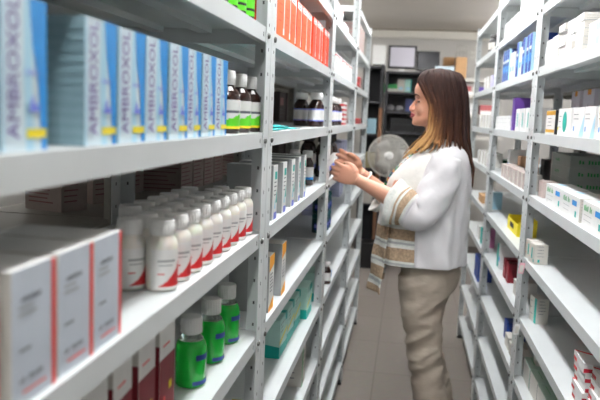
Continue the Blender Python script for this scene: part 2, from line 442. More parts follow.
for i, y in enumerate((1.155, 1.280, 1.400)):
    o = mw if i == 0 else copy_tree(mw)
    put(o, 'mouthwash_bottle', 'L', 5, y, .055, 'bright green mouthwash bottle with white cap, %s' % ('nearest the maroon cartons', 'in the middle of three', 'nearest the tall post')[i], 'bottle', 'green mouthwash bottles', rot=-25)
yb = carton(.05, .09, .13, WHITE, key='yellow_edge_carton', side_mat=WHITE, front=[('r', 0, .88, 1, 1, YELLOW), ('r', .8, 0, 1, .86, BLUE)], near=[('r', 0, .9, 1, 1, YELLOW), ('l', .2, .8, .3, .8, 5, INK)], top=[('r', 0,0,1,.25,YELLOW)])
for i, y in enumerate((1.26, 1.34)):
    put(yb, 'medicine_carton', 'L', 6, y, .012, 'white carton with yellow top edge under the green bottles, %s' % ('farther from post', 'beside the post')[i], 'carton', 'yellow-edged cartons')
# --- cartons seen through the left units, standing on the back-to-back rack
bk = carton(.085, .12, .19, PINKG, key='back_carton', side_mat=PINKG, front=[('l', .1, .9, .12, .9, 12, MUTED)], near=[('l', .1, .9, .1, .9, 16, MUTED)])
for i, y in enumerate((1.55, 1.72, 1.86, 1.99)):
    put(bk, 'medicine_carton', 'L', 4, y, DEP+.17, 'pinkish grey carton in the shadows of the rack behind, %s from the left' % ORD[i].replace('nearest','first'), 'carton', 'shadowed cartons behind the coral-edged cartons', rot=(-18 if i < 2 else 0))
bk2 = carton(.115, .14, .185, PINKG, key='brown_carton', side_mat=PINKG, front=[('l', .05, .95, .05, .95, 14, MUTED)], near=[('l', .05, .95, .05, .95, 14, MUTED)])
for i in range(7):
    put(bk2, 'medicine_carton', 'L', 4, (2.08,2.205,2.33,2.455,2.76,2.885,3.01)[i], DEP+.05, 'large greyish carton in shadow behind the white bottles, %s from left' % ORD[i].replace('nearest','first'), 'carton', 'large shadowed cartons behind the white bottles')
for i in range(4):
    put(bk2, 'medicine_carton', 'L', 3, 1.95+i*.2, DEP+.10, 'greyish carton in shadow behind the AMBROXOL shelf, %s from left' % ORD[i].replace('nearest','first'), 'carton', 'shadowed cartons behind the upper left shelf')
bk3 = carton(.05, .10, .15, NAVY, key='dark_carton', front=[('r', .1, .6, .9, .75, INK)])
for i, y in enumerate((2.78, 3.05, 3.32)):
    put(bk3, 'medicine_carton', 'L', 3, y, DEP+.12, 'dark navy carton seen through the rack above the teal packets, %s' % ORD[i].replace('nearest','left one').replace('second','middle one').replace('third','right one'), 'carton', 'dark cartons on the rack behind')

db = carton(.20, .14, .17, mat('umber_shade', (84, 74, 72), .7, .08, 20), key='umber_shade_block', side_mat=mat('umber_shade_end', (74, 64, 62), .7), front=[('r', .1,.55,.6,.8,MUTED), ('l', .1,.8,.15,.4,3,INK)], near=[('r', .2,.5,.8,.7,INK)])  # dark blocks added where the rack behind is only deep shade
k = 0
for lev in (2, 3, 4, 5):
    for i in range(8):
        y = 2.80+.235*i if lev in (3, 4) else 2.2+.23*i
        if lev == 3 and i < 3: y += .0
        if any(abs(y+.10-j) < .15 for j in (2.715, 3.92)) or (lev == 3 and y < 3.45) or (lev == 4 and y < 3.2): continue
        put(db, 'shade_block', 'L', lev, y, DEP+.10, 'added dark umber block standing in for shade behind, %s shelf, %s from camera' % (('highest','eye-level','hand-level','lower')[lev-2], ORD[i]), 'carton', 'dark umber blocks standing in for shade'); k += 1
# --- left, second unit
oc = [carton(w_, .075, h_, M_, key='orange_carton', side_mat=ORANGED, top_mat=ORANGE, front=[('r', .86, .12, .96, .98, WHITE), ('r', .78, .08, .98, .20, WHITE), ('r', .0, .84, .95, .97, WHITE), ('l', .15, .7, .87, .93, 2, INK), ('l', .2, .6, .3, .6, 3, ORANGED)]) for w_, h_, M_ in ((.090,.125,ORANGE), (.078,.128,ORANGED))]
k = 0
for grp, ys_ in ((0, [1.60+.094*j for j in range(6)]), (1, [2.20, 2.283, 2.366]), (1, [2.485, 2.568])):
    for y in ys_:
        put(oc[grp], 'medicine_carton', 'L', 2, y, .008, 'bright orange carton with white stripe, %s from the near post' % ORD[k].replace('nearest','first'), 'carton', 'orange cartons on the upper left shelf', rot=random.uniform(-1.5,1.5)); k += 1
# teal packets
tpk = MB()
for i in range(7):
    z = i*.0022; x0 = random.uniform(-.01,.02)
    tpk2 = MB()
k = 0
for i, (y, off, dz) in enumerate(((1.60,.012,0), (1.76,.02,0), (1.92,.016,0), (1.62,.03,.007), (1.80,.03,.007))):
    q = MB(); n_ = 10; L_, W_ = .145, .09
    rs = []
    for a in range(n_+1):
        t = a/n_; hh = .0045*math.sin(PI*min(max(t,.04),.96))**.5
        rs.append([(L_*t, 0+.004*math.sin(9*t+i), .0005), (L_*t, W_/2, .0005), (L_*t, W_, .0005), (L_*t, W_*.8, hh), (L_*t, W_*.5, hh*(1+.2*math.sin(20*t))), (L_*t, W_*.2, hh)])
    q.rings(rs, mat('teal_film', (24, 184, 182), .25, bump=.4, bscale=40))
    put(q.mesh('teal_packet'), 'teal_packet', 'L', 3, y, off, 'flat teal plastic packet on the left shelf, %s' % ('lowest and nearest the post', 'lowest in the middle', 'lowest and farthest from the post', 'on top near the post', 'on top in the middle')[i], 'packet', 'teal plastic packets', dz=dz, rot=0)
def bluelab(u, v):
    if v > .88 or v < .12: return LILAC
    return INK if (.45 < v < .52 and .3 < u < .7) else WHITE
def brownb(labf, r_=.026, h_=.10, nm='brown_bottle'):
    k = h_/.10
    return bottle(nm, [(.001,0),(r_-.002,.0005),(r_,.004),(r_,.068*k),(r_-.006,.080*k),(r_*.55,.086*k),(r_*.5,.092*k)], BROWNG,
                  [(r_*.75,.088*k),(r_*.78,.089*k),(r_*.78,.108*k),(r_*.7,.110*k)], CAPW, (r_+.0004,.018*k,.058*k,4.2,20,10,labf), n=16)
bb = brownb(bluelab, .029, .112)
for i, (y, off) in enumerate(((2.56,.036), (2.62,.10), (2.98,.036), (3.12,.040), (3.26,.036))):
    o = bb if i == 0 else copy_tree(bb)
    put(o, 'medicine_bottle', 'L', 3, y, off, 'brown bottle with white cap and blue-edged label, %s' % ('left of the post', 'half hidden behind the one by the post', 'first beyond the post', 'second beyond the post', 'third beyond the post')[i], 'bottle', 'brown bottles with blue-edged labels', rot=-55)
tq = carton(.052, .115, .132, WHITE, key='teal_square_carton', side_mat=GREYC, top_mat=WHITE, front=[('r', .35, .74, .85, .88, TEAL), ('r', .3, .0, .9, .13, LILAC), ('p', [(.6,.3),(.9,.3),(.8,.55)], TEAL), ('p', [(.3,.2),(.6,.2),(.5,.42)], BLUEL), ('l', .2, .7, .45, .68, 4, INK)])
for i, y in enumerate((1.635, 1.765, 1.90, 2.025, 2.135)):
    put(tq, 'medicine_carton', 'L', 4, y, .010, 'upright white carton with teal square near its top, %s from the near post' % ORD[i].replace('nearest','first'), 'carton', 'cartons with teal squares', rot=random.uniform(-2,2))
bn = brownb(lambda u, v: WHITE if v > .2 else BLUE, .024, .115)
for i, (y, off) in enumerate(((2.42,.085), (2.56,.060), (2.60,.115))):
    o = bn if i == 0 else copy_tree(bn)
    put(o, 'medicine_bottle', 'L', 4, y, off, 'dark brown bottle with white cap behind the teal-square cartons, %s' % ('leftmost', 'against the post', 'rearmost')[i], 'bottle', 'dark bottles behind the teal-square cartons', rot=-55)
oo = carton(.06, .10, .14, WHITE, key='amber_corner_carton', side_mat=GREYC, top_mat=OFFW, front=[('p', [(0,1),(1,1),(1,.8),(0,.72)], AMBER), ('p', [(0,0),(1,0),(1,.22),(0,.08)], AMBER), ('l', .15, .8, .35, .65, 6, INK)])
for i, y in enumerate((1.63, 1.80)):
    put(oo, 'medicine_carton', 'L', 5, y, .010, 'white carton with amber top corner, %s' % ('the shorter-looking one against the post', 'the one standing free to its right')[i], 'carton', 'amber-cornered cartons')
tc_ = carton(.13, .07, .118, TEALP, key='teal_carton', side_mat=TEALP, front=[('p', [(0,0),(1,0),(1,.22),(0,.30)], TEAL), ('p', [(.0,.36),(1,.52),(1,.60),(0,.44)], YELLOW), ('r', .70,.8,.95,1, TEAL), ('l', .1, .6, .65, .85, 3, INK)],
             near=[('p', [(0,0),(1,0),(1,.30),(0,.38)], TEAL)], top=[('r', .7,0,.95,1,TEAL)])
for i, y in enumerate((2.015, 2.155, 2.295)):
    put(tc_, 'medicine_carton', 'L', 6, y, .045, 'pale teal carton with darker teal base, %s of the nearer three' % ('first', 'second', 'third')[i], 'carton', 'pale teal cartons')
for i, y in enumerate((2.46, 2.595)):
    put(carton(.125, .055, .115, TEALP, key='teal_carton', side_mat=TEALP, front=[('r', 0,0,1,.25,TEAL), ('p', [(0,.36),(1,.52),(1,.60),(0,.44)], YELLOW), ('r', .5,.8,1,1, TEAL)], near=[('r', 0,0,1,.3,TEAL)]) if i == 0 else bpy.data.meshes['teal_carton.001'], 'medicine_carton', 'L', 6, 2.45 if i == 0 else 2.70, .025, 'pale teal carton near the second post, %s' % ('in front of it', 'just beyond it')[i], 'carton', 'pale teal cartons')
wt = carton(.075, .07, .20, OFFW, key='tall_carton', side_mat=OFFW, front=[('r', .0,.0,.25,1,GREENM), ('l', .3,.9,.3,.8,6,INK)], near=[('l', .2,.8,.15,.25,2,INK)])
put(wt, 'medicine_carton', 'L', 7, 2.37, .022, 'tall off-white carton with green edge on a low left shelf', 'carton')
put(carton(.08, .05, .03, BLUE, key='blue_packet'), 'blue_packet', 'L', 7, 1.90, .012, 'small blue packet low on the left at the bottom of the photo', 'packet')
# --- left, third and fourth units
sm = carton(.11, .10, .045, WHITE, key='white_small', front=[('l', .1,.9,.3,.7,2,CORAL)])
wb = carton(.13, .11, .085, WHITE, key='white_mid', top_mat=WHITE, front=[('r', .0,.88,1,.93,CORAL), ('l', .1,.8,.3,.7,3,GREYC)], near=[('r', 0,.85,1,.9,CORAL)])
for i, (lev, y, off, dz, mm) in enumerate(((1,2.95,.02,0,wb), (1,3.10,.02,0,wb), (1,3.30,.02,0,sm), (1,3.42,.02,0,sm), (2,2.90,.01,0,wb), (2,3.05,.01,0,wb), (2,3.24,.01,0,wb), (2,3.42,.01,0,wb), (2,3.60,.01,0,wb))):
    put(mm, 'medicine_carton', 'L', lev, y, off, 'white carton on the %s shelf between second and third posts, %s' % ('topmost' if lev == 1 else 'next', ('first','second','third','fourth','first','second','third','fourth','fifth')[i]), 'carton', 'white cartons high on the left')
rw = carton(.13, .09, .022, WHITE, key='red_white_flat', front=[('r', 0,.1,1,.5,RED)], near=[('r', 0,.1,1,.55,RED)])
for i in range(5):
    put(rw, 'flat_carton', 'L', 3, 3.42+random.uniform(-.01,.01), .012, 'flat red and white carton stacked behind the brown bottles, %s' % ('lowest','second up','third up','fourth up','topmost')[i], 'carton', 'red and white flat cartons', dz=i*.0225)
cr = carton(.14, .08, .035, mat('carton_brick', (150, 62, 58), .5), key='brick_carton', near=[('r', 0,.8,1,1,CORAL)])
for i in range(2):
    put(cr, 'flat_carton', 'L', 2, 4.35+.02*i, .012, 'dull red carton on the farthest left unit, %s' % ('lower','upper')[i], 'carton', 'dull red cartons', dz=.0355*i)
put(cr, 'flat_carton', 'L', 3, 4.55, .012, 'single dull red carton at eye level on the farthest left unit', 'carton')
pkc = carton(.12, .10, .075, PINKG, key='pinkish_carton', side_mat=PINKG, front=[('l', .1,.9,.2,.8,4,CORAL)], near=[('l', .1,.9,.2,.8,4,CORAL)])
for i in range(8):
    put(pkc, 'medicine_carton', 'L', 1, 4.05+.14*(i % 4), .012, 'pinkish white carton stacked on the farthest left unit, %s in %s layer' % (('first','second','third','fourth')[i % 4], ('lower','upper')[i//4]), 'carton', 'pinkish cartons on the farthest left unit', dz=.076*(i//4))
# teal/navy jars below the hand
tj = bottle('dark_teal_jar', [(.001,0),(.030,.0006),(.032,.004),(.032,.056),(.029,.062)], mat('jar_teal', (14, 74, 84), .3), [(.030,.060),(.031,.061),(.031,.078),(.029,.080)], mat('jar_cap', (18, 96, 104), .4), (.0324,.014,.042,4.4,16,6,lambda u, v: NAVY if .3 < v < .8 and int(u*7) % 2 else LILAC if .3 < v < .8 else NAVY), n=16)
k = 0
for dz in (0, .0805):
    for y in (2.86, 2.935, 3.01):
        o = tj if k == 0 else copy_tree(tj)
        put(o, 'dark_jar', 'L', 5, y, .042, 'dark teal jar on the shelf below the hands, %s of the %s layer' % (('first','second','third')[k % 3], ('lower','upper')[k//3]), 'jar', 'dark teal jars below the hands', dz=dz); k += 1
wp = carton(.12, .12, .05, WHITE, key='white_low'); 
dbt = brownb(lambda u, v: WHITE, .02, .09, 'x'); 
put(dbt, 'medicine_bottle', 'L', 6, 3.02, .02, 'small black bottle low on the left beyond the second post', 'bottle')
dbt.name = 'medicine_bottle'
put(carton(.05,.05,.03,BLUE,key='blue_carton'), 'small_carton', 'L', 6, 3.12, .012, 'small bright blue carton beside the small black bottle', 'carton')
lc = carton(.09, .10, .11, mat('carton_lilac', (190, 192, 220), .5), key='lilac_carton', front=[('l', .1,.9,.2,.8,4,LILAC)], near=[('l', .1,.9,.2,.8,4,LILAC)])
for i, (y, lev) in enumerate(((3.35,5), (3.46,5), (3.57,5), (4.2,4), (4.35,4), (4.5,4), (4.2,5), (4.35,5))):
    put(lc, 'medicine_carton', 'L', lev, y, .09, 'pale lilac carton on the left below hand height, %s' % ('first by the jars','second by the jars','third by the jars','farthest unit upper first','farthest unit upper second','farthest unit upper third','farthest unit lower first','farthest unit lower second')[i], 'carton', 'pale lilac cartons')
# dark bottles on the shelf the woman reaches into
kb = brownb(lambda u, v: WHITE if v > .3 else LILAC, .033, .165)
for i, (y, off) in enumerate(((2.93,.045), (3.02,.050), (3.13,.04), (2.98,.12), (3.09,.13))):
    o = kb if i == 0 else copy_tree(kb)
    for ch in o.children:
        if ch.name.startswith('cap'): ch.data = ch.data.copy() if i == 0 else ch.data; ch.data.materials[0] = BLACK
    put(o, 'medicine_bottle', 'L', 4, y, off, 'black-capped dark bottle at the woman\'s fingertips, %s' % ('front left','front middle','front right','rear left','rear right')[i], 'bottle', 'black-capped bottles at the fingertips')

# ---------------------------------------------------------------- right side goods
def putR(me, name, lev, ys, w, off, labf, cat, group, dz=0, rot=0):
    for i, y in enumerate(ys):
        put(me, name, 'R', lev, y, off, labf(i), cat, group, dz=dz, w=w, rot=rot if rot else random.uniform(-1.5,1.5))
# stacks of small white cartons, high right
sw = carton(.095, .075, .021, WHITE, key='slim_white', right_row=True, side_mat=OFFW, front=[('l', .1,.9,.3,.6,2,GREYC)], near=[('l', .1,.9,.3,.6,2,INK), ('r', 0,0,1,.08,GREYC)])
k = 0
for c_, (y, nn) in enumerate(((2.42,4), (2.315,4), (2.21,5), (2.105,5), (2.0,5))):
    for i in range(nn):
        put(sw, 'slim_carton', 'R', 2, y, .012+random.uniform(0,.006), 'slim white carton high on the right, %s up in the %s stack from the left' % (('first','second','third','fourth','fifth','sixth')[i], ('first','second','third','fourth','fifth')[c_]), 'carton', 'slim white cartons stacked high on the right', dz=i*.0215, w=.095, rot=random.uniform(-2,2))
bw = carton(.12, .09, .032, WHITE, key='blue_end_white', right_row=True, near=[('r', .0,.2,.35,.8,BLUEL), ('l', .4,.9,.3,.6,2,INK)], front=[('r', .6,.2,.9,.8,BLUEL)])
for i in range(2):
    put(bw, 'slim_carton', 'R', 2, 1.80, .012, 'white carton with pale blue patch, %s of the pair at the right photo edge' % ('lower','upper')[i], 'carton', 'blue-patched cartons', dz=.0325*i, w=.12)
    put(bw, 'slim_carton', 'R', 2, 1.66, .012, 'white carton with pale blue patch cut by the photo edge, %s one' % ('lower','upper')[i], 'carton', 'blue-patched cartons', dz=.0325*i, w=.12)
# row of small cartons at eye level
yw = carton(.14, .06, .075, WHITE, key='gold_black', right_row=True, front=[('r', 0,.80,1,.97,mat('print_gold',(204,152,36),.45)), ('r', 0,.08,1,.2,MATS['print_gold']), ('l', .2,.8,.35,.65,3,INK)], near=[('r', 0,0,1,1,INKD), ('r', .2,.3,.8,.45,AMBER)])
put(yw, 'medicine_carton', 'R', 3, 2.25, .012, 'white and gold carton with black end, right beside the near right post', 'carton', w=.14)
gt = carton(.165, .06, .078, WHITE, key='green_oval', right_row=True, front=[('p', [(.55+.17*math.cos(a), .5+.38*math.sin(a)) for a in [2*PI*i/16 for i in range(16)]], TEAL), ('l', .1,.35,.3,.7,3,INK), ('r', .02,.2,.1,.3,YELLOW)], near=[('l', .1,.9,.3,.7,3,GREYC)])
put(gt, 'medicine_carton', 'R', 3, 2.04, .012, 'white carton with teal oval at eye level on the right', 'carton', w=.165)
bs = carton(.115, .06, .078, WHITE, key='blue_swoosh', right_row=True, front=[('p', [(.6,0),(1,0),(1,.75)], BLUEL), ('l', .1,.6,.6,.75,2,INK), ('r', .12,.2,.2,.35,BLUE)], near=[('l', .1,.9,.3,.7,3,GREYC)])
putR(bs, 'medicine_carton', 3, (1.90, 1.77, 1.64), .115, .012, lambda i: 'white carton with pale blue corner at eye level, %s from the teal oval carton' % ('first','second','third')[i], 'carton', 'blue-cornered cartons')
big = carton(.16, .14, .17, mat('carton_lavender', (236, 234, 242), .6), key='large_pale', right_row=True, front=[('r', .4,.88,.7,1,AMBER), ('p', [(.4,.35),(.5,.7),(.6,.35)], INK)], near=[('p', [(.4,.35),(.5,.7),(.6,.35)], INK)])
putR(big, 'large_carton', 3, (2.95, 2.75), .16, .24, lambda i: 'large pale lavender carton behind the small cartons, %s' % ('left one','right one')[i], 'carton', 'large pale cartons')
putR(big, 'large_carton', 3, (2.05, 1.85), .16, .19, lambda i: 'large pale carton at the right photo edge behind eye-level cartons, %s' % ('left one','right one')[i], 'carton', 'large pale cartons at the photo edge')
# lower: three cartons with green / blue print
gb = carton(.22, .075, .062, WHITE, key='green_blue_print', right_row=True, side_mat=OFFW, top=[('r', .1,.3,.4,.6,BLUEL)], front=[('w', .08, .46, .62, .26, 7, GREENM), ('r', .60,.6,.85,.82,BLUE), ('r', .78,.15,.86,.4,TEAL), ('l', .1,.5,.25,.45,2,GREYC)], near=[('l', .05,.95,.1,.9,7,GREYC)])
putR(gb, 'medicine_carton', 4, (2.10, 1.86, 1.62), .22, .016, lambda i: 'long white carton with green and blue print below eye level, %s' % ('leftmost','middle','rightmost')[i], 'carton', 'cartons with green and blue print')
put(carton(.085,.05,.055,PINKG,key='pinkish_small',right_row=True,side_mat=PINKG), 'small_carton', 'R', 4, 2.45, .03, 'small pinkish grey carton against the near right post', 'carton', w=.085)
gs = carton(.34, .16, .045, mat('carton_sage', (176, 186, 178), .7, .05, 20), key='sage_long', right_row=True, front=[('w', .25, .55, .35, .3, 8, GREENM), ('r', .0,.0,.06,1,OFFW)], near=[('w', .2, .75, .35, .35, 8, GREENM)])
for i in range(3):
    put(gs, 'long_carton', 'R', 4, 2.72, .17, 'long grey-green carton stacked in the shade, %s' % ('lowest','middle','topmost')[i], 'carton', 'long grey-green cartons', dz=.0455*i, w=.34)
wl = carton(.12, .08, .08, mat('carton_clay', (150, 140, 134), .7), key='clay_carton', right_row=True)
put(wl, 'medicine_carton', 'R', 4, 1.95, .26, 'plain brownish carton in the shade at the right photo edge', 'carton', w=.12)
# SR4: two-tone carton ; SR5 carton ; tags
cc = carton(.062, .045, .066, OFFW, key='cream_teal', right_row=True, front=[('r', .45,.25,.65,.8,TEAL), ('l', .05,.35,.3,.8,3,AMBER), ('r', .8,.1,.95,.25,TEAL)], near=[('r', .25,.1,.4,.25,TEAL), ('l', .2,.9,.4,.9,4,INK)])
putR(cc, 'medicine_carton', 5, (2.475, 2.405), .062, .004, lambda i: 'small cream carton with teal print on the bare shelf, %s' % ('touching the post','nearer one')[i], 'carton', 'cream and teal cartons', rot=8)
putR(carton(.072, .042, .088, OFFW, key='cream_tall', right_row=True, front=[('r', .7,0,1,1,TEAL), ('l', .1,.5,.3,.8,3,INK)], near=[('l', .2,.8,.4,.9,5,INK)]), 'medicine_carton', 6, (2.45,), .072, .032, lambda i: 'cream upright carton with teal strip alone on the lower bare shelf', 'carton', None, rot=8)
for (px_, py_, Y_, lev, M_, lb) in ((530,276,2.47,5,mat('tag_pink',(236,180,190),.6),'small pink paper tag hanging from the shelf edge on the right'), (517,333,2.47,6,WHITE,'small white paper tag hanging from the lower right shelf edge')):
    q = MB(); q.box((-.019,-.001,-.038), (0,0,0), M_); q.box((-.016,-.0014,-.033), (-.004,-.001,-.008), OFFW)
    o = q.build('price_tag'); tag(o, lb, 'tag'); o.location = (XF['R']-.0005, Y_, ZS['R'][lev]-.010); o.rotation_euler = (0, .12, .15)
# low green-white cartons
gw = carton(.13, .11, .075, OFFW, key='pale_green', right_row=True, side_mat=GREENP, top_mat=GREENP, top=[('l', .1,.9,.2,.8,5,GREENM)], front=[('r', 0,0,.04,1,INK)], near=[('r', 0,0,1,.1,OFFW)])
putR(gw, 'medicine_carton', 7, (2.435, 2.30, 2.165, 2.03), .13, .035, lambda i: 'pale green carton low on the right, %s' % ('against the post','second from the post','third from the post','cut by the photo bottom')[i], 'carton', 'pale green cartons')
put(carton(.05,.04,.05,OFFW,key='tiny_grey',right_row=True), 'small_carton', 'R', 7, 2.47, .06, 'tiny off-white carton on top of the farthest pale green carton', 'carton', dz=.0756, w=.05)
# stack of red and white cartons bottom right
rs_ = carton(.11, .13, .024, WHITE, key='red_white_slim', right_row=True, side_mat=WHITE, front=[('r', 0,.1,.3,.45,RED)], near=[('r', 0,.1,1,.5,mat('print_crimson',(190,28,52),.5)), ('l', .3,.9,.6,.8,2,GREYC)], top=[('p', [(0,0),(.1,0),(1,.9),(1,1),(.9,1)], RED)])
for c_, (y, off) in enumerate(((1.70,.020), (1.575,.026))):
    for i in range(5):
        put(rs_, 'slim_carton', 'R', 6, y, off+random.uniform(0,.01), 'red and white slim carton in the bottom right stack, %s up, %s column' % (('first','second','third','fourth','fifth','sixth','seventh')[i], ('rear','front')[c_]), 'carton', 'red and white slim cartons', dz=i*.0245, w=.11, rot=random.uniform(-3,3))
# --- right, middle unit
ww = carton(.14, .10, .075, WHITE, key='white_block', right_row=True, near=[('l', .1,.9,.3,.7,2,GREYC)], front=[('l', .1,.9,.2,.8,3,GREYC)])
for i, (y, dz) in enumerate(((3.50,0), (3.34,0), (3.18,0), (3.02,0), (3.02,.076), (2.86,0), (2.86,.076), (2.70,0), (2.70,.076))):
    put(ww, 'medicine_carton', 'R', 1, y, .012, 'white carton on the top shelf of the middle right unit, %s from far end' % ORD[i].replace('nearest','first'), 'carton', 'white cartons on the top right shelf', dz=dz, w=.14)
blu = carton(.055, .09, .15, NAVY, key='blue_upright', right_row=True, side_mat=NAVY, front=[('r', .2,.3,.8,.5,BLUE), ('r', .15,.6,.85,.68,WHITE)], near=[('r', .0,.0,.12,1,BLUEL)])
whu = carton(.055, .09, .12, WHITE, key='white_upright', right_row=True, front=[('r', .2,.3,.8,.5,BLUE)])
for i, (y, t_) in enumerate(((3.55,blu), (3.48,blu), (3.41,blu), (3.30,whu), (3.23,whu), (3.12,blu), (3.03,whu), (2.96,blu), (2.86,blu), (2.79,blu))):
    put(t_, 'medicine_carton', 'R', 2, y, .012, '%s upright carton on the high middle right shelf, %s from the far end' % ('deep blue' if t_ is blu else 'white', ORD[i].replace('nearest','first')), 'carton', 'blue and white uprights', w=.055)
wsml = carton(.075, .06, .064, WHITE, key='white_eye', right_row=True, front=[('l', .1,.9,.2,.8,3,GREYC)], near=[('l', .2,.8,.2,.7,2,INK)])
for i, y in enumerate((3.67, 3.58, 3.49, 3.40, 3.31, 3.22)):
    put(wsml, 'small_carton', 'R', 3, y, .012, 'small white carton at eye level on the middle right unit, %s from far end' % ORD[i].replace('nearest','first'), 'carton', 'small white cartons at eye level', w=.075)
pu = carton(.06, .08, .14, mat('carton_purple', (92, 52, 140), .5), key='purple', right_row=True, near=[('r', .1,.1,.9,.4,LILAC)])
put(pu, 'medicine_carton', 'R', 3, 3.12, .012, 'purple upright carton among white ones at eye level on the right', 'carton', w=.06)
tw = carton(.10, .07, .09, WHITE, key='white_teal_eye', right_row=True, front=[('r', .4,.2,.6,.8,TEAL)], near=[('r', .2,.2,.5,.8,TEAL)])
for i, y in enumerate((2.96, 2.83, 2.70)):
    put(tw, 'medicine_carton', 'R', 3, y, .012, 'white carton with teal bar right of the purple carton, %s' % ('first','second','third')[i], 'carton', 'white cartons with teal bar', w=.10)
mb_ = carton(.30, .10, .02, MAROON, key='maroon_flat', right_row=True)
put(mb_, 'flat_carton', 'R', 3, 3.35, .075+.0, 'flat maroon carton behind the small white eye-level cartons', 'carton', dz=0, w=.30)
put(carton(.28, .12, .09, mat('carton_dark', (40,42,50), .5), key='dark_low', right_row=True), 'medicine_carton', 'R', 4, 3.12, .19, 'dark carton deep in the middle right unit', 'carton', w=.28)
put(carton(.09, .08, .10, mat('carton_peach', (224,178,138), .6), key='peach', right_row=True), 'medicine_carton', 'R', 4, 3.28, .08, 'peach coloured carton deep in the middle right unit', 'carton', w=.09)
put(whu, 'medicine_carton', 'R', 4, 3.50, .06, 'white upright carton alone toward the far end of the middle right unit', 'carton', w=.055)
pw = carton(.07, .06, .06, PINKG, key='pinkish_row', right_row=True, side_mat=OFFW, near=[('r', .2,.1,.35,.9,CORAL)], front=[('l', .1,.9,.2,.8,3,GREYC)])
for i, y in enumerate((3.32, 3.22, 3.12, 3.02, 2.90, 2.80, 2.70)):
    put(pw, 'small_carton', 'R', 4, y, .012, 'small pinkish carton in the row above the yellow box, %s from far end' % ORD[i].replace('nearest','first'), 'carton', 'small pinkish cartons', w=.07)
yl = MB(); yl.box((0,0,0), (.28,.003,.05), YELLOW); yl.box((0,.077,0), (.28,.08,.07), YELLOW); yl.box((0,.003,0), (.003,.077,.06), YELLOW); yl.box((.277,.003,0), (.28,.077,.06), YELLOW); yl.box((.003,.003,0), (.277,.077,.002), YELLOW)
yl.box((.08,-.0006,.018), (.18,0,.04), INKD); yl.box((.2795,.02,.015), (.2804,.06,.04), INKD)
put(yl.mesh('yellow_box'), 'yellow_tray', 'R', 5, 2.98, .04, 'open yellow box with black label on the middle right unit', 'box', w=.28)
for i, (y, mm, w_, ds) in enumerate(((3.42, carton(.03,.09,.11,TEAL,key='teal_thin',right_row=True), .03, 'thin teal upright carton'), (3.34, whu, .055, 'white upright carton'), (3.16, carton(.06,.09,.085,MAROON,key='maroon_up',right_row=True), .06, 'maroon carton'), (3.07, carton(.06,.09,.085,MAROON,key='maroon_up',right_row=True), .06, 'maroon carton'), (2.82, carton(.08,.08,.06,OFFW,key='cream_low',right_row=True), .08, 'cream carton'))):
    put(mm, 'medicine_carton', 'R', 6, y, .03, '%s on the shelf below the yellow box, %s from the far end' % (ds, ORD[i].replace('nearest','first')), 'carton', 'mixed cartons below the yellow box', w=w_)
put(carton(.08,.08,.08,NAVY,key='navy_low',right_row=True), 'medicine_carton', 'R', 7, 2.98, .03, 'navy carton low on the middle right unit', 'carton', w=.08)
for i, y in enumerate((2.86, 2.74, 2.64)):
    put(carton(.09,.06,.05,OFFW,key='cream_flat',right_row=True), 'small_carton', 'R', 7, y, .02, 'cream carton beside the low navy carton, %s from it' % ('first','second','third')[i], 'carton', 'low cream cartons', w=.09)
# --- right, far unit
fw = carton(.09, .08, .075, WHITE, key='far_white', right_row=True, side_mat=OFFW)
for i, (lev, y, mm, ds, w_) in enumerate(((3,4.05,fw,'white carton',.09), (3,4.2,fw,'white carton',.09), (3,4.35,fw,'white carton',.09), (3,4.55,fw,'white carton',.09), (4,4.0,fw,'white carton',.09), (4,4.15,fw,'white carton',.09), (4,4.3,fw,'white carton',.09), (4,4.5,fw,'white carton',.09),
        (2,4.05,carton(.10,.08,.07,mat('carton_violet_w',(200,196,226),.5),key='far_violet',right_row=True),'pale violet carton',.10), (2,4.25,fw,'white carton',.09), (2,4.4,fw,'white carton',.09),
        (5,3.9,carton(.08,.08,.09,BLUEL,key='far_blue',right_row=True),'pale blue carton',.08), (6,4.05,carton(.05,.05,.09,TEAL,key='far_teal',right_row=True),'teal carton',.05), (6,3.92,carton(.08,.06,.10,mat('carton_mauve',(196,120,165),.5),key='far_mauve',right_row=True),'mauve carton',.08), (6,4.2,fw,'cream carton',.09),
        (7,4.08,carton(.22,.08,.13,NAVY,key='far_navy',right_row=True),'navy blue carton',.22), (5,4.15,carton(.2,.1,.045,CARD,key='far_card',right_row=True),'brown cardboard carton',.2))):
    put(mm, 'medicine_carton', 'R', lev, y, .015, '%s on the farthest right unit, %s' % (ds, ('eye-level shelf, first from right','eye-level shelf, second','eye-level shelf, third','eye-level shelf, leftmost','shelf below eye level, first from right','shelf below eye level, second','shelf below eye level, third','shelf below eye level, leftmost','high shelf, rightmost','high shelf, middle one','high shelf, leftmost','at the woman\'s elbow height','upright at hip height','at hip height beside the teal one','at hip height, leftmost','just below hip height','beside the pale blue carton')[i]), 'carton', 'goods on the farthest right unit', w=w_)
jar = bottle('dark_jar', [(.001,0),(.04,.001),(.045,.01),(.045,.07),(.035,.09)], BLACK, [(.036,.088),(.037,.09),(.037,.105),(.034,.107)], mat('jar_cap2',(70,66,64),.5), (.0454,.02,.06,2.5,8,4,lambda u, v: OFFW), n=16)
put(jar, 'dark_jar', 'R', 1, 4.3, .05, 'round black jar with pale label high on the farthest right unit', 'jar')
put(carton(.2,.1,.035,mat('carton_dgreen',(28,96,66),.5),key='far_green',right_row=True), 'flat_carton', 'R', 4, 4.15, .10, 'dark green flat carton on the farthest right unit', 'carton', w=.2)
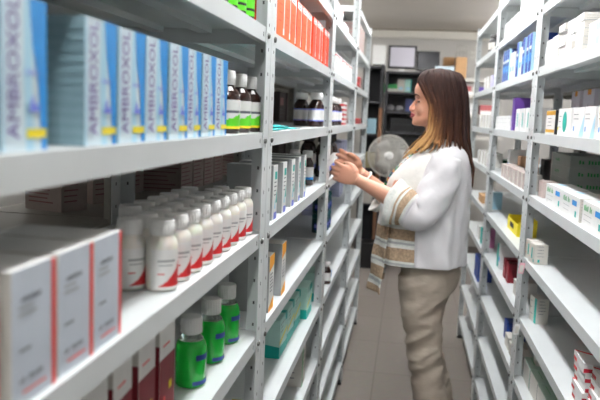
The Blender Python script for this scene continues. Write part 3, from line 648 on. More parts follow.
# plastic bags hanging from the far right post
def bag(x, y, z, r, label):
    c = Vector((x, y, z+1.15*r+.001)); q = MB(); rs = []
    for i in range(15):
        t = i/14; z = (1-t)*-1.15*r+t*1.5*r
        rr = r*(math.sin(PI*min(1, .12+.80*(1-t)))**.7)*(1 if t < .75 else max(.12, 1-(t-.75)*3.6))
        rs.append([(rr*math.cos(2*PI*j/18)*(1+.10*math.sin(5*j+i)), rr*math.sin(2*PI*j/18)*(1+.08*math.cos(3*j+i)), z) for j in range(18)])
    q.rings(rs, PLASTIC_BAG); o = q.build('plastic_bag'); o.location = c; tag(o, label, 'bag', 'white plastic bags on low shelves')
    h = MB(); h.tube([(0,0,r*1.3), (.02,0,r*1.9), (.03,.0,r*2.1)], .004, PLASTIC_BAG, 6); h.build('handle', o)
bag(.505, 4.50, ZS['R'][8], .062, 'larger white plastic bag on a low shelf of the farthest right unit')
bag(.500, 4.66, ZS['R'][9], .055, 'smaller white plastic bag on the lowest shelf of the farthest right unit')

# ---------------------------------------------------------------- far end of the room
YD = 7.55
def zof(py, px=410, Y=YD): return at(px, py, Y).z
def xof(px, py=100, Y=YD): return at(px, py, Y).x
def part(name, boxes, root, base):
    q = MB()
    for a, b_, M_ in boxes: q.box([a[i]-base[i] for i in range(3)], [b_[i]-base[i] for i in range(3)], M_)
    return q.build(name, root)
# dark desk shelving with the monitors
x0, x1 = xof(385), xof(452); base = (x0, YD-.2, 0)
desk = empty('desk_shelving', base); tag(desk, 'dark metal desk shelving with monitors on top at the far wall', 'shelving')
for py in (73, 93, 112, 132, 200):
    z = zof(py); part('shelf', [((x0, YD-.2, z-.022), (x1, YD+.3, z), DARK)], desk, base)
for xx in (x0, x1-.03):
    for yy in (YD-.2, YD+.27): part('upright', [((xx, yy, 0), (xx+.03, yy+.03, zof(73)-.022), DARK)], desk, base)
zw = at(389, 185, 7.35).z; bt = (x0, YD-.62, 0); tb_ = empty('low_table', bt); tag(tb_, 'dark low table carrying the white fan', 'table')
part('table_top', [((x0, YD-.62, zw-.025), (x1, YD-.215, zw), DARK)], tb_, bt)
for xx in (x0, x1-.03):
    for yy in (YD-.62, YD-.245): part('leg', [((xx, yy, 0), (xx+.03, yy+.03, zw-.025), DARK)], tb_, bt)

part('back_panel', [((x0, YD+.30, .1), (x1, YD+.31, zof(73)-.022), mat('panel_dark', (112,110,112), .6))], desk, base)
ztop = zof(73)
def monitor(pxa, pxb, pyt, pyb, scr, label, bright):
    xa, xb = xof(pxa), xof(pxb); zt, zb = zof(pyt), zof(pyb); y = YD
    base_ = ((xa+xb)/2, y, ztop); r = empty('monitor', base_); tag(r, label, 'monitor')
    part('bezel', [((xa, y-.02, zb), (xb, y+.02, zt), BLACK)], r, base_)
    part('screen', [((xa+.02, y-.0215, zb+.02), (xb-.02, y-.02, zt-.018), scr)], r, base_)
    part('stand', [(((xa+xb)/2-.03, y-.0, ztop+.01), ((xa+xb)/2+.03, y+.03, zb+.02), bright), (((xa+xb)/2-.08, y-.06, ztop+.0006), ((xa+xb)/2+.08, y+.08, ztop+.012), bright)], r, base_)
monitor(386, 414, 46, 69, mat('screen_grey', (190,186,196), .3, emit=.25), 'left flat monitor with pale grey lit screen on the far shelving', CAPW)
monitor(414.3, 437, 51, 70.5, mat('screen_black', (30,30,36), .2), 'right flat monitor with dark screen on the far shelving', BLACK)
def crate(name, pxa, pxb, pyt, pyb, M_, label, cat, Y=YD-.05, d=.18, extra=(), grp=None, zb=None):
    xa, xb = xof(pxa, pyb, Y), xof(pxb, pyb, Y); zt = at(pxa, pyt, Y).z; z0_ = zb if zb is not None else at(pxa, pyb, Y).z
    q = MB(); q.box((0,0,0), (xb-xa, d, zt-z0_), M_)
    for e0, f0, e1, f1, m2 in extra: q.quad([(e*(xb-xa), -.0008, f*(zt-z0_)) for e, f in ((e0,f0),(e1,f0),(e1,f1),(e0,f1))], m2)
    o = q.build(name); o.location = (xa, Y, z0_+.0006); return tag(o, label, cat, grp)
z2, z3, z4, z5 = zof(93), zof(112), zof(132), zof(200)
crate('storage_box', 384, 397, 84, 93, GREENM, 'green plastic box on the dark shelving under the monitors', 'box', zb=z2, extra=[(.05,.0,1,.45,OFFW)])
crate('file_box', 397, 404, 79, 93, OFFW, 'pale file box left of its pair on the shelving below the monitors', 'box', zb=z2, extra=[(.2,.2,.8,.4,BLUEL)])
crate('file_box', 404.4, 411, 79, 93, TEALP, 'pale teal file box right of its pair on the shelving below the monitors', 'box', zb=z2, extra=[(.2,.2,.8,.4,BLUEL), (.85,0,1,1,TEAL)])
crate('printer', 390, 414, 118, 132, BLACK, 'black printer on the dark shelving beside the woman\'s chin', 'printer', zb=z4, d=.25, extra=[(.1,.5,.9,.6,DARK)])
crate('printer', 404, 430, 136, 160, BLACK, 'black office machine behind the fan', 'printer', Y=YD-.1, d=.3, zb=z5)
for i, (pa, pb, r_) in enumerate(((386,395,.036), (396,404,.032))):
    q = MB(); q.ell((0,0,r_), (r_*1.3, r_, r_), mat('bag_grey', (170,168,172), .6, bump=.5, bscale=25)); o = q.build('soft_bag'); o.location = (xof((pa+pb)/2), YD, z3+.0006); tag(o, 'soft grey bag on the third dark shelf, %s' % ('left one','right one')[i], 'bag', 'soft grey bags')
crate('blue_box', 405, 412, 99, 112, mat('box_slate', (88,98,150), .6), 'slate blue box beside the soft grey bags', 'box', zb=z3)
# cardboard box, wire basket, white box
crate('white_box', 435, 454, 66, 73, ICE, 'pale blue-white box right of the dark monitor', 'box', Y=YD-.185, d=.08, zb=ztop)
# light shelving on the right
xr0, xr1 = xof(453.5), xof(505); baseR = (xr0, YD-.1, 0)
rsu = empty('light_shelving', baseR); tag(rsu, 'pale shelving against the far wall right of the woman\'s head', 'shelving')
for py in (79, 95, 114, 136, 160, 200):
    z = at(465, py, YD).z; part('shelf', [((xr0, YD-.1, z-.03), (xr1, YD+.3, z), OFFW)], rsu, baseR)
for xx in (xr0, xr1-.03, xof(478)):
    part('upright', [((xx, YD+.27, 0), (xx+.03, YD+.3, zof(79)-.03), STEEL_BACK)], rsu, baseR)
ztr = at(465, 79, YD).z
crate('cardboard_box', 455, 466, 57, 79, CARD, 'brown cardboard box on the far shelving above the woman\'s hair', 'box', zb=ztr, d=.22)
crate('cardboard_box', 443, 454, 57, 72, CARD, 'brown cardboard box behind the pale blue-white box', 'box', zb=ztop, Y=YD+.08, d=.2)
wbk = MB()
for i in range(7):
    x = i*.035
    for y in (0, .14): wbk.tube([(x,y,0),(x,y,.12)], .0025, STEEL_BACK, 5)
for z in (.003, .05, .12):
    for y in (0, .14): wbk.tube([(0,y,z),(.21,y,z)], .0025, STEEL_BACK, 5)
    for x in (0, .21): wbk.tube([(x,0,z),(x,.14,z)], .0025, STEEL_BACK, 5)
o = wbk.build('wire_basket'); zc_ = at(455, 57, YD).z
o.location = (xof(455, 79)+.0, YD+.02, zc_+.004); tag(o, 'wire basket standing on the brown cardboard box', 'basket')
for i, (pa, pb, pt, pb2, M_, ds) in enumerate(((463,471,86,95,mat('box_rose', (180,96,98), .6),'dull red box'), (471,477,87,95,OFFW,'white box'), (479,484,87,95,mat('box_violet',(120,96,190),.5),'violet box'), (485,491,86,95,OFFW,'off-white box'), (463,476,103,114,WHITE,'white box'), (480,492,105,114,mat('box_rose', (180,96,98), .6),'rosy box'))):
    crate('storage_box', pa, pb, pt, pb2, M_, '%s on the pale far shelving right of the hair, %s shelf' % (ds, 'second' if i < 4 else 'third'), 'box', zb=at(465, pb2, YD).z, grp='boxes on the pale far shelving', extra=[(0,0,1,.4,WHITE)])
# left: dark cabinet, white notice board box, pole
xc0, xc1 = xof(357, 200, 7.4), xof(377, 200, 7.4)
bc = (xc0, 7.4, 0); cab = empty('dark_cabinet', bc); tag(cab, 'tall dark open cabinet at the far left of the aisle', 'cabinet')
zt_ = at(374, 64, 7.4).z
part('back_panel', [((xc0, 7.78, .06), (xc1, 7.80, zt_), DARK)], cab, bc)
for xx in (xc0, xc1-.03): part('side_panel', [((xx, 7.4, .0), (xx+.03, 7.78, zt_), DARK)], cab, bc)
for z in (.10, .62, 1.0, 1.36, 1.7, zt_-.02): part('shelf', [((xc0+.03, 7.41, z-.02 if z > .2 else .0), (xc1-.03, 7.78, z), DARK)], cab, bc)
dr = MB(); xd = xof(376.3, 160, 7.35); dr.box((0,0,0), (.035,.04,at(377,108,7.35).z), mat('wood_brown', (132, 92, 66), .6, .15, 8)); o = dr.build('wooden_post'); o.location = (xd, 7.33, 0.0003); tag(o, 'narrow brown wooden post standing beside the white fan', 'post')
wp_ = MB(); wp_.box((0,0,0), (.05,.03,at(381,65,7.6).z), OFFW); 
crate('electric_box', 372.5, 385, 45, 63, WHITE, 'white box on top of the tall dark cabinet', 'box', Y=7.42, d=.2, zb=zt_)
o = wp_.build('white_pipe'); o.location = (xof(380, 80, 7.6), YB-.0305, 0.0004); tag(o, 'white vertical cable duct on the far wall', 'duct')
for i, z in enumerate((.62, 1.0, 1.36)):
    q = MB(); q.box((0,0,0), (.10,.2,.16), (OFFW, mat('box_cream',(190,180,140),.6), BLUEL)[i]); o = q.build('storage_box'); o.location = (xc0+.06, 7.45, z+.0006); tag(o, '%s box inside the dark far cabinet' % ('off-white','cream','pale blue')[i], 'box', 'boxes in the dark far cabinet')
# pedestal fan
fc = at(389, 156, 7.05); FR = .205
fan = empty('desk_fan', (fc.x, fc.y, 0)); tag(fan, 'white desk fan with round grille behind the woman\'s chest', 'fan')
FG = mat('fan_grey', (206, 204, 198), .5)
z = fc.z
q = MB(); q.tube([(FR*math.cos(a), 0, z+FR*math.sin(a)) for a in [2*PI*i/40 for i in range(41)]], .008, FG, 6)
for r_ in (.06,.08,.10,.12,.14,.16,.18): q.tube([(r_*math.cos(a), -.03*(1-(r_/FR)**2), z+r_*math.sin(a)) for a in [2*PI*i/32 for i in range(33)]], .003, FG, 4)
for i in range(60):
    a = 2*PI*i/60; q.tube([(.04*math.cos(a), -.035, z+.04*math.sin(a)), (.12*math.cos(a+.1), -.028, z+.12*math.sin(a+.1)), (FR*math.cos(a+.2), 0, z+FR*math.sin(a+.2))], .0042, FG, 4)
q.build('front_grille', fan)
q = MB()
for i in range(40):
    a = 2*PI*i/40; q.tube([(.04*math.cos(a), .09, z+.04*math.sin(a)), (.14*math.cos(a), .08, z+.14*math.sin(a)), (FR*math.cos(a), 0, z+FR*math.sin(a))], .0018, FG, 4)
q.build('rear_grille', fan)
q = MB(); rs = [[(r_*math.cos(2*PI*j/24), yy, z+r_*math.sin(2*PI*j/24)) for j in range(24)] for r_, yy in ((.01,-.05),(.04,-.045),(.047,-.035),(.047,-.02))]; q.rings(rs, CAPW); q.build('hub', fan)
for b_ in range(3):
    q = MB(); a0 = 2*PI*b_/3; rs = []
    for i in range(7):
        r_ = .03+.135*i/6; w_ = .35+.25*math.sin(PI*i/6)
        rs.append([(r_*math.cos(a0-w_), .025, z+r_*math.sin(a0-w_)), (r_*math.cos(a0+w_), .055, z+r_*math.sin(a0+w_)), (r_*math.cos(a0+w_), .057, z+r_*math.sin(a0+w_)), (r_*math.cos(a0-w_), .027, z+r_*math.sin(a0-w_))])
    q.rings(rs, mat('fan_blade', (196,197,196), .4)); q.build('blade', fan)
q = MB(); q.tube([(0,.06,z),(0,.12,z),(0,.2,z)], [.05,.06,.045], CAPW, 14); q.build('motor', fan)
FZ = zw
q = MB(); q.tube([(0,.12,FZ+.03),(0,.12,z-.05)], .014, CAPW, 10); q.build('pole', fan)
q = MB(); q.lathe([(.11,.0006),(.11,.012),(.09,.022),(.03,.035)], CAPW, c=(0,.12,FZ), n=28); q.build('base', fan)
# low black box on the floor
crate('floor_box', 360, 378, 243, 251.5, BLACK, 'low black box on the floor at the far left end of the aisle', 'box', Y=7.05, d=.25, zb=0)
# ---------------------------------------------------------------- the woman
YW = 2.85
from mathutils import noise as mnoise
def fuse(q, name, parent, voxel, smooth=3, M=None, disp=None):
    """one continuous surface out of overlapping closed lofts"""
    me = q.mesh(name); o = bpy.data.objects.new(name, me); C.objects.link(o)
    md = o.modifiers.new('r', 'REMESH'); md.mode = 'VOXEL'; md.voxel_size = voxel; md.use_smooth_shade = True
    if smooth:
        s = o.modifiers.new('s', 'SMOOTH'); s.iterations = smooth; s.factor = .5
    bpy.context.view_layer.update()
    m2 = bpy.data.meshes.new_from_object(o.evaluated_get(bpy.context.evaluated_depsgraph_get()))
    o.modifiers.clear(); o.data = m2; m2.name = name
    if disp:
        nn = [v.normal.copy() for v in m2.vertices]
        for v, n_ in zip(m2.vertices, nn): v.co += n_*disp(v.co)
    m2.materials.clear(); m2.materials.append(M or q.mats[0])
    m2.polygons.foreach_set('material_index', [0]*len(m2.polygons)); m2.polygons.foreach_set('use_smooth', [True]*len(m2.polygons))
    bpy.data.meshes.remove(me)
    o.parent = parent
    return o
def catmull(pts, n):
    P = [Vector(p) for p in pts]; P = [P[0]*2-P[1]]+P+[P[-1]*2-P[-2]]; out = []
    segs = len(P)-3
    for i in range(n):
        t = i/(n-1)*segs; k = min(int(t), segs-1); t -= k
        a, b_, c, d = P[k:k+4]
        out.append(.5*((2*b_)+(c-a)*t+(2*a-5*b_+4*c-d)*t*t+(3*b_-a-3*c+d)*t**3))
    return out
def lerp1(xs, vs_, x):
    if x <= xs[0]: return vs_[0]
    for i in range(len(xs)-1):
        if x <= xs[i+1]:
            t = (x-xs[i])/(xs[i+1]-xs[i]); t = t*t*(3-2*t) if False else t
            return vs_[i]+(vs_[i+1]-vs_[i])*t
    return vs_[-1]
def prof_rings(rows, n=40, sub=4, p=2.3, yc=YW):
    """rows: (z, x front, x back, half width) -> superellipse rings, smoothly interpolated"""
    R = catmull4(rows, (len(rows)-1)*sub+1); rs = []
    for z, xf, xb, hw in R:
        cx, rx = (xf+xb)/2, max(.001, (xb-xf)/2); ring = []
        for j in range(n):
            a = 2*PI*j/n; c, s_ = math.cos(a), math.sin(a)
            ring.append((cx+rx*math.copysign(abs(c)**(2/p), c), yc+max(.001, hw)*math.copysign(abs(s_)**(2/p), s_), z+H))
        rs.append(ring)
    return rs
def catmull4(rows, n):
    P = [list(r) for r in rows]; P = [[2*a-b_ for a, b_ in zip(P[0], P[1])]]+P+[[2*a-b_ for a, b_ in zip(P[-1], P[-2])]]; out = []
    segs = len(P)-3
    for i in range(n):
        t = i/(n-1)*segs; k = min(int(t), segs-1); t -= k
        out.append([.5*((2*b_)+(c-a)*t+(2*a-5*b_+4*c-d)*t*t+(3*b_-a-3*c+d)*t**3) for a, b_, c, d in zip(*P[k:k+4])])
    return out
SKIN = mat('skin', (198, 146, 122), .5, .04, 12, sss=.12)
LINEN = mat('linen_white', (214, 212, 214), .85, .02, 30, bump=.9, bscale=7, sheen=.2)
LINEN2 = mat('blouse_white', (222, 220, 214), .85, .05, 60, bump=.3, bscale=14, sheen=.2)
LACE = mat('lace_brown', (166, 142, 116), .9, .35, 110, bump=.5, bscale=120)
STRIPE = mat('lace_stripe_white', (214, 216, 210), .9, .1, 80, bump=.3, bscale=90)
KHAKI = mat('khaki_cotton', (178, 165, 150), .85, .05, 25, bump=.55, bscale=11, stretch=(1,1,2.2))
base_w = Vector((.10, YW, 0))
woman = empty('person', (0, 0, 0))
tag(woman, 'woman in white jacket, striped lace blouse and khaki trousers reaching to the left shelf', 'person')
# arms: joint positions
NS = Vector((.148, YW-.130, H-.155)); NE = at(419, 213, YW-.19); NWr = at(358, 180, 2.77)
FS = Vector((.130, YW+.135, H-.150)); FE = at(396, 206, YW+.17); FWr = at(361, 173, 2.97)
q = MB()
# head
q.rings(prof_rings([(-.022,.034,.075,.018),(-.012,.017,.10,.032),(.004,.014,.128,.046),(.022,.018,.150,.054),(.040,.019,.168,.060),(.060,.024,.182,.066),(.078,.027,.190,.070),(.094,.018,.196,.073),(.115,.014,.199,.075),(.140,.020,.197,.073),(.162,.040,.182,.060),(.178,.072,.155,.038),(.184,.10,.13,.012)], 36, 4, 2.15), SKIN)
# chin, cheeks, brow ridge, nose, lips
q.ell((.024, YW, H-.008), (.014,.017,.013), SKIN, 12)
for s_ in (-1, 1):
    q.ell((.043, YW+s_*.036, H+.042), (.020,.018,.024), SKIN, 12)
    q.ell((.026, YW+s_*.026, H+.092), (.010,.020,.006), SKIN, 10)
    q.ell((.013, YW+s_*.0095, H+.0415), (.008,.0065,.006), SKIN, 10)
    # ear
    q.ell((.112, YW+s_*.071, H+.062), (.016,.006,.028), SKIN, 12); q.ell((.107, YW+s_*.072, H+.042), (.008,.006,.011), SKIN, 10)
q.rings([[(x-w_*.1, YW+a*w_, H+z+b_*hh) for a, b_ in ((0,1),(.8,.5),(1,-.2),(.6,-1),(-.6,-1),(-1,-.2),(-.8,.5))] for x, z, w_, hh in ((.030,.096,.007,.006),(.022,.078,.007,.008),(.012,.062,.008,.008),(.004,.051,.009,.008),(-.003,.0445,.008,.0065),(-.001,.042,.004,.003))], SKIN)
q.rings([[(x, YW+a*w_, H+z+b_*.010) for a, b_ in ((0,1),(.9,.3),(.9,-.6),(0,-1),(-.9,-.6),(-.9,.3))] for x, z, w_ in ((.035,.050,.016),(.018,.045,.0135),(.006,.044,.009),(.000,.045,.005))], SKIN)
q.ell((.0165, YW, H+.0285), (.0085,.017,.009), SKIN, 12); q.ell((.018, YW, H+.012), (.009,.015,.007), SKIN, 12)
# neck and trunk
q.tube(catmull([(.105,YW,H+.03),(.112,YW,H-.02),(.120,YW,H-.065),(.135,YW,H-.13)], 9), [.050,.050,.048,.047,.047,.048,.052,.060,.072], SKIN, 24)
q.rings(prof_rings([(-.085,.095,.170,.05),(-.115,.07,.200,.10),(-.15,.04,.218,.132),(-.22,-.01,.224,.138),(-.30,-.035,.222,.138),(-.40,-.015,.215,.135),(-.50,.0,.205,.140),(-.58,.015,.21,.145),(-.64,.03,.19,.14),(-.69,.05,.155,.12)], 40, 3, 2.4), SKIN)
for s_ in (-1, 1): q.ell((.0, YW+s_*.075, H-.27), (.055,.065,.065), SKIN, 14)
def arm(S_, E_, W_):
    q.tube(catmull([S_+Vector((0,-.02 if S_.y < YW else .0,0))*0, S_.lerp(E_, .5)+Vector((.012,0,0)), E_], 9), [.036,.040,.042,.042,.042,.041,.040,.040,.039], SKIN, 16)
    q.tube(catmull([E_, E_.lerp(W_, .35), E_.lerp(W_, .7), W_], 11), [.040,.0415,.0415,.040,.038,.035,.032,.029,.0265,.0245,.0235], SKIN, 16)
arm(NS, NE, NWr); arm(FS, FE, FWr)
# legs and feet inside the trousers
HIPN = Vector((.105, YW-.080, H-.64)); HIPF = Vector((.105, YW+.080, H-.64))
KN = at(424, 352, YW-.085); KF = at(431, 352, YW+.092); AN = Vector((.175, YW-.085, .085)); AF = Vector((.215, YW+.095, .085))
for h_, k_, a_ in ((HIPN, KN, AN), (HIPF, KF, AF)):
    q.tube(catmull([h_, h_.lerp(k_, .5), k_, k_.lerp(a_, .35)+Vector((.012,0,0)), a_], 15), [.056,.056,.054,.052,.048,.046,.046,.044,.044,.044,.042,.038,.034,.032,.030], SKIN, 16)
    q.rings([[(a_.x+dx, a_.y+w_*math.cos(2*PI*j/14), max(.024, .026+hh*(1+math.sin(2*PI*j/14)))) for j in range(14)] for dx, w_, hh in ((.055,.018,.022),(.04,.032,.035),(.0,.034,.036),(-.05,.036,.026),(-.11,.040,.016),(-.15,.034,.011),(-.165,.015,.006))], SKIN)
# hands: palm + four jointed fingers + thumb each
def finger(P, dirs, lens, rads):
    pts = [P]; 
    for d_, l_ in zip(dirs, lens): pts.append(pts[-1]+d_.normalized()*l_)
    pp = [pts[0].lerp(pts[1], t) for t in (0,.5)]+[pts[1]]+[pts[1].lerp(pts[2], .5), pts[2], pts[2].lerp(pts[3], .5), pts[3], pts[3]+dirs[-1].normalized()*rads[-1]*.7]
    r = rads
    q.tube(pp, [r[0], r[0], r[1]*1.04, r[1]*.97, r[2]*1.03, r[2]*.95, r[2]*.88, r[2]*.45], SKIN, 10)
def hand(Wp, fwd, across, palm_n, curl, L=.172):
    """fwd: wrist->knuckles, across: towards the thumb side, palm_n: the way the palm faces"""
    fwd, across, palm_n = fwd.normalized(), across.normalized(), palm_n.normalized()
    pl_ = L*.50
    rs = []
    for t, w_, th in ((-.10,.022,.019),(.0,.023,.0165),(.2,.029,.0155),(.5,.036,.0155),(.8,.039,.0145),(1.0,.038,.012),(1.06,.034,.009)):
        c = Wp+fwd*(pl_*t)
        rs.append([c+across*(w_*math.copysign(abs(math.cos(a))**.8, math.cos(a)))+palm_n*(th*math.sin(a)) for a in [2*PI*j/18 for j in range(18)]])
    q.rings(rs, SKIN)
    for i, (off, l_, r_) in enumerate(((.029,.068,.0088),(.0098,.077,.0092),(-.0098,.071,.0086),(-.028,.055,.0076))):
        k_ = Wp+fwd*(pl_*(.95 if i != 3 else .88))+across*off
        c1, c2, c3 = curl[i]
        spread = across*((1.2-i)*.06)
        d1 = fwd*math.cos(c1)+palm_n*math.sin(c1)+spread; d2 = fwd*math.cos(c1+c2)+palm_n*math.sin(c1+c2)+spread; d3 = fwd*math.cos(c1+c2+c3)+palm_n*math.sin(c1+c2+c3)+spread
        finger(k_, (d1, d2, d3), (l_*.46, l_*.30, l_*.24), (r_*1.05, r_, r_*.9))
    tb = Wp+fwd*(pl_*.22)+across*.024
    q.ell(tuple(Wp+fwd*(pl_*.38)+across*.024+palm_n*.008), (.017,.017,.019), SKIN, 10)
    d1 = fwd*.75+across*.62+palm_n*.35; d2 = fwd*.95+across*.12+palm_n*.45; d3 = fwd*.9-across*.10+palm_n*.5
    finger(tb, (d1, d2, d3), (.034,.030,.024), (.0125,.0105,.0092))
GP = at(331, 160, 2.86)
hand(NWr, at(340, 173, 2.81)-NWr, Vector((.35,-.10,.93)), Vector((-.15,.98,.0)), ((.30,.5,.35),(.28,.5,.35),(.32,.55,.4),(.4,.6,.4)), .175)
hand(FWr, at(343, 160, 2.93)-FWr, Vector((.35,.10,.93)), Vector((-.15,-.98,.0)), ((.30,.5,.35),(.35,.5,.4),(.4,.55,.4),(.5,.6,.4)))
body = fuse(q, 'body', woman, .0042, 2, SKIN)
# face details
EYEW = mat('eye_white', (225,218,212), .25); LIPS = mat('lips', (160, 78, 82), .4, bump=.1); BROW = mat('brow_brown', (72, 46, 36), .9); LASH = mat('lash', (30,20,18), .8)
for s_ in (-1, 1):
    e = MB(); ec = (.0440, YW+s_*.029, H+.0765); e.ell(ec, (.0115,.0125,.0115), EYEW, 16); e.build('eyeball', woman)
    e = MB(); e.ell((.0352, YW+s_*.030, H+.0735), (.0036,.0056,.0056), mat('iris', (60,38,26), .2), 10); e.build('iris', woman)
    e = MB(); e.rings([[(ec[0]+.0128*math.cos(b_)*-math.cos(a), ec[1]+.0138*math.sin(a), ec[2]+.0128*math.sin(b_)) for b_ in [(-.12+i*.16) for i in range(9)]] for a in [-1.25+i*.25 for i in range(11)]], SKIN, cap=False, closed=False); e.build('eyelid', woman)
    e = MB(); e.tube([(ec[0]-.0140*math.cos(a), ec[1]+.0148*math.sin(a), ec[2]-.0025-.001*math.cos(a)) for a in [-1.2+i*.24 for i in range(11)]], [.0008+.0016*math.sin(PI*i/10) for i in range(11)], LASH, 6); e.build('eyelash', woman)
    e = MB(); e.tube(catmull([(.0175, YW+s_*.012, H+.0945), (.0165, YW+s_*.026, H+.1000), (.024, YW+s_*.042, H+.0995), (.036, YW+s_*.052, H+.0935)], 9), [.0012,.0022,.0028,.003,.003,.0028,.0024,.0018,.0008], BROW, 6); e.build('eyebrow', woman)
e = MB()
e.tube(catmull([(.022, YW-.019, H+.0205), (.0095, YW-.009, H+.0255), (.0065, YW, H+.0250), (.0095, YW+.009, H+.0255), (.022, YW+.019, H+.0205)], 13), [.001,.0026,.0034,.0040,.0044,.0044,.0042,.0044,.0044,.0040,.0034,.0026,.001], LIPS, 8)
e.tube(catmull([(.022, YW-.018, H+.0195), (.0105, YW-.009, H+.0155), (.0080, YW, H+.0145), (.0105, YW+.009, H+.0155), (.022, YW+.018, H+.0195)], 13), [.001,.0026,.0038,.0046,.0050,.0052,.0052,.0052,.0050,.0046,.0038,.0026,.001], LIPS, 8)
fuse(e, 'lips', woman, .0012, 2, LIPS)
# trousers
q = MB()
q.rings(prof_rings([(-.53,.0,.222,.160),(-.59,.0,.238,.170),(-.64,.004,.232,.172),(-.68,.010,.208,.168),(-.72,.03,.175,.155)], 36, 4, 2.3), KHAKI)
def leg(pts, yc, rad_y):
    rs = []
    for (pa, pb, py), ry in zip(pts, rad_y):
        A = at(pa, py, yc); B = at(pb, py, yc); c = (A+B)/2; rx = (B-A).length/2; rs.append((c, rx, ry))
    k = catmull4([(c.x, c.z, rx, ry) for c, rx, ry in rs], (len(rs)-1)*4+1)
    q.rings([[(cx+rx*math.cos(2*PI*j/28), yc+ry*math.sin(2*PI*j/28), cz) for j in range(28)] for cx, cz, rx, ry in k], KHAKI)
leg([(398,456,276),(399.5,451,292),(401,444,312),(404,441.5,335),(407.5,441,357),(411,444,377),(413.5,447,400),(415,450,430),(415,454,470),(414,457,478)], YW-.075, [.09,.092,.09,.082,.078,.076,.077,.082,.09,.092])
leg([(404,450,276),(406,446,292),(410,440,312),(414,439,335),(419,444,357),(424,450,377),(427,454,400),(430,457,430),(431,460,458),(431,462,464)], YW+.095, [.09,.092,.09,.082,.078,.076,.077,.082,.09,.092])
def crease(c):
    z = c.z-H; k = (1 if c.y < YW else .6)
    hip = math.exp(-((z+.70)/.06)**2); knee = math.exp(-((z+.93)/.13)**2)
    n1 = mnoise.noise(Vector((c.x*5+z*3, c.y*5, z*17-c.x*9))); n2 = mnoise.noise(Vector((c.x*9, c.y*9+3, z*34-c.x*14)))
    return k*((.0055+.010*hip+.010*knee)*(.5-abs(n1)*1.9)*.8+.004*(hip+knee+.3)*n2)
tr = fuse(q, 'trousers', woman, .0065, 2, KHAKI, disp=crease)
SHOE = mat('shoe_black', (30,28,28), .4)
for a_ in (AN, AF):
    e = MB(); e.rings([[(a_.x+dx, a_.y+w_*math.cos(2*PI*j/16), max(.0006, hh*(.95+math.sin(2*PI*j/16)))) for j in range(16)] for dx, w_, hh in ((.070,.016,.032),(.058,.034,.046),(.0,.041,.052),(-.05,.043,.040),(-.11,.047,.030),(-.155,.040,.026),(-.178,.018,.020))], SHOE)
    e.build('shoe', woman)
# blouse: white above, lace bands below
def band(z):                               # z relative to the eye level
    k = (-.418-z)
    if k < 0: return LINEN2
    t = (k % .080)/.080
    return LACE if t < .56 else (STRIPE if t < .68 or .78 < t < .90 else (GREYC if t < .78 else LINEN2))
def cloth(rows, n, sub, name, arc=None, p=2.3, fold=.006, nf=9, mfun=None, thick=.004, M=LINEN, zfun=None):
    rs = prof_rings(rows, n, sub, p); out = []
    zt = rs[0][0][2]
    for i, r in enumerate(rs):
        z = r[0][2]; f = min(1, max(0, (zt-z)/.3))*fold; cxx = sum(v[0] for v in r)/n
        rr = []
        for j, v in enumerate(r):
            a = 2*PI*j/n; d_ = Vector((v[0]-cxx, v[1]-YW, 0))
            L_ = d_.length or 1; d_ = d_*((L_+f*math.sin(nf*a+3*z)+f*.5*math.sin(17*a-5*z)+f*.55*math.sin(42*z+7*a)*max(0, min(1, (zt-z-.08)/.1)))/L_)
            rr.append((cxx+d_.x, YW+d_.y, v[2]+(zfun(a, z) if zfun else 0)))
        out.append(rr)
    if arc:
        j0, j1 = arc; out = [[r[j % n] for j in range(j0, j1+1)] for r in out]
    q = MB(); q.rings(out, M, cap=False, closed=not arc, mfun=(lambda i, j: mfun((out[i][0][2]+out[i+1][0][2])/2-H)) if mfun else None)
    o = q.build(name, woman)
    md = o.modifiers.new('thickness', 'SOLIDIFY'); md.thickness = thick; md.offset = 0
    return o
# angle 0 = back (+x), 180 deg = front (-x)
brow_ = [(-.075,.085,.185,.060),(-.10,.062,.207,.092),(-.135,.020,.225,.138),(-.18,-.025,.234,.152),(-.24,-.066,.236,.156),(-.32,-.078,.232,.156),(-.40,-.084,.229,.156),(-.48,-.090,.229,.164),(-.53,-.095,.231,.170),(-.565,-.10,.232,.172)]
blouse = cloth(brow_, 72, 8, 'blouse', fold=.003, mfun=band, M=LINEN2, zfun=lambda a, z: -.0)
# longer loose front panel
prow = [(-.30,-.086,.20,.158),(-.40,-.098,.20,.164),(-.50,-.106,.20,.172),(-.60,-.114,.20,.176),(-.685,-.122,.20,.178)]
cloth(prow, 72, 12, 'front_panel', arc=(26, 46), fold=.007, mfun=band, M=LINEN2)
jrow = [(-.072,.098,0.194,0.068),(-.096,.075,0.221,0.106),(-.13,.035,0.240,0.156),(-.18,-.012,0.250,0.172),(-.25,-.050,0.253,0.174),(-.33,-.055,0.250,0.174),(-.41,-.058,0.248,0.176),(-.50,-.058,0.249,0.186),(-.545,-.055,0.251,0.192),(-.560,-.052,0.251,0.193)]
cloth(jrow, 72, 6, 'jacket', arc=(-21, 21), fold=.0065, nf=6, thick=.006, M=LINEN)
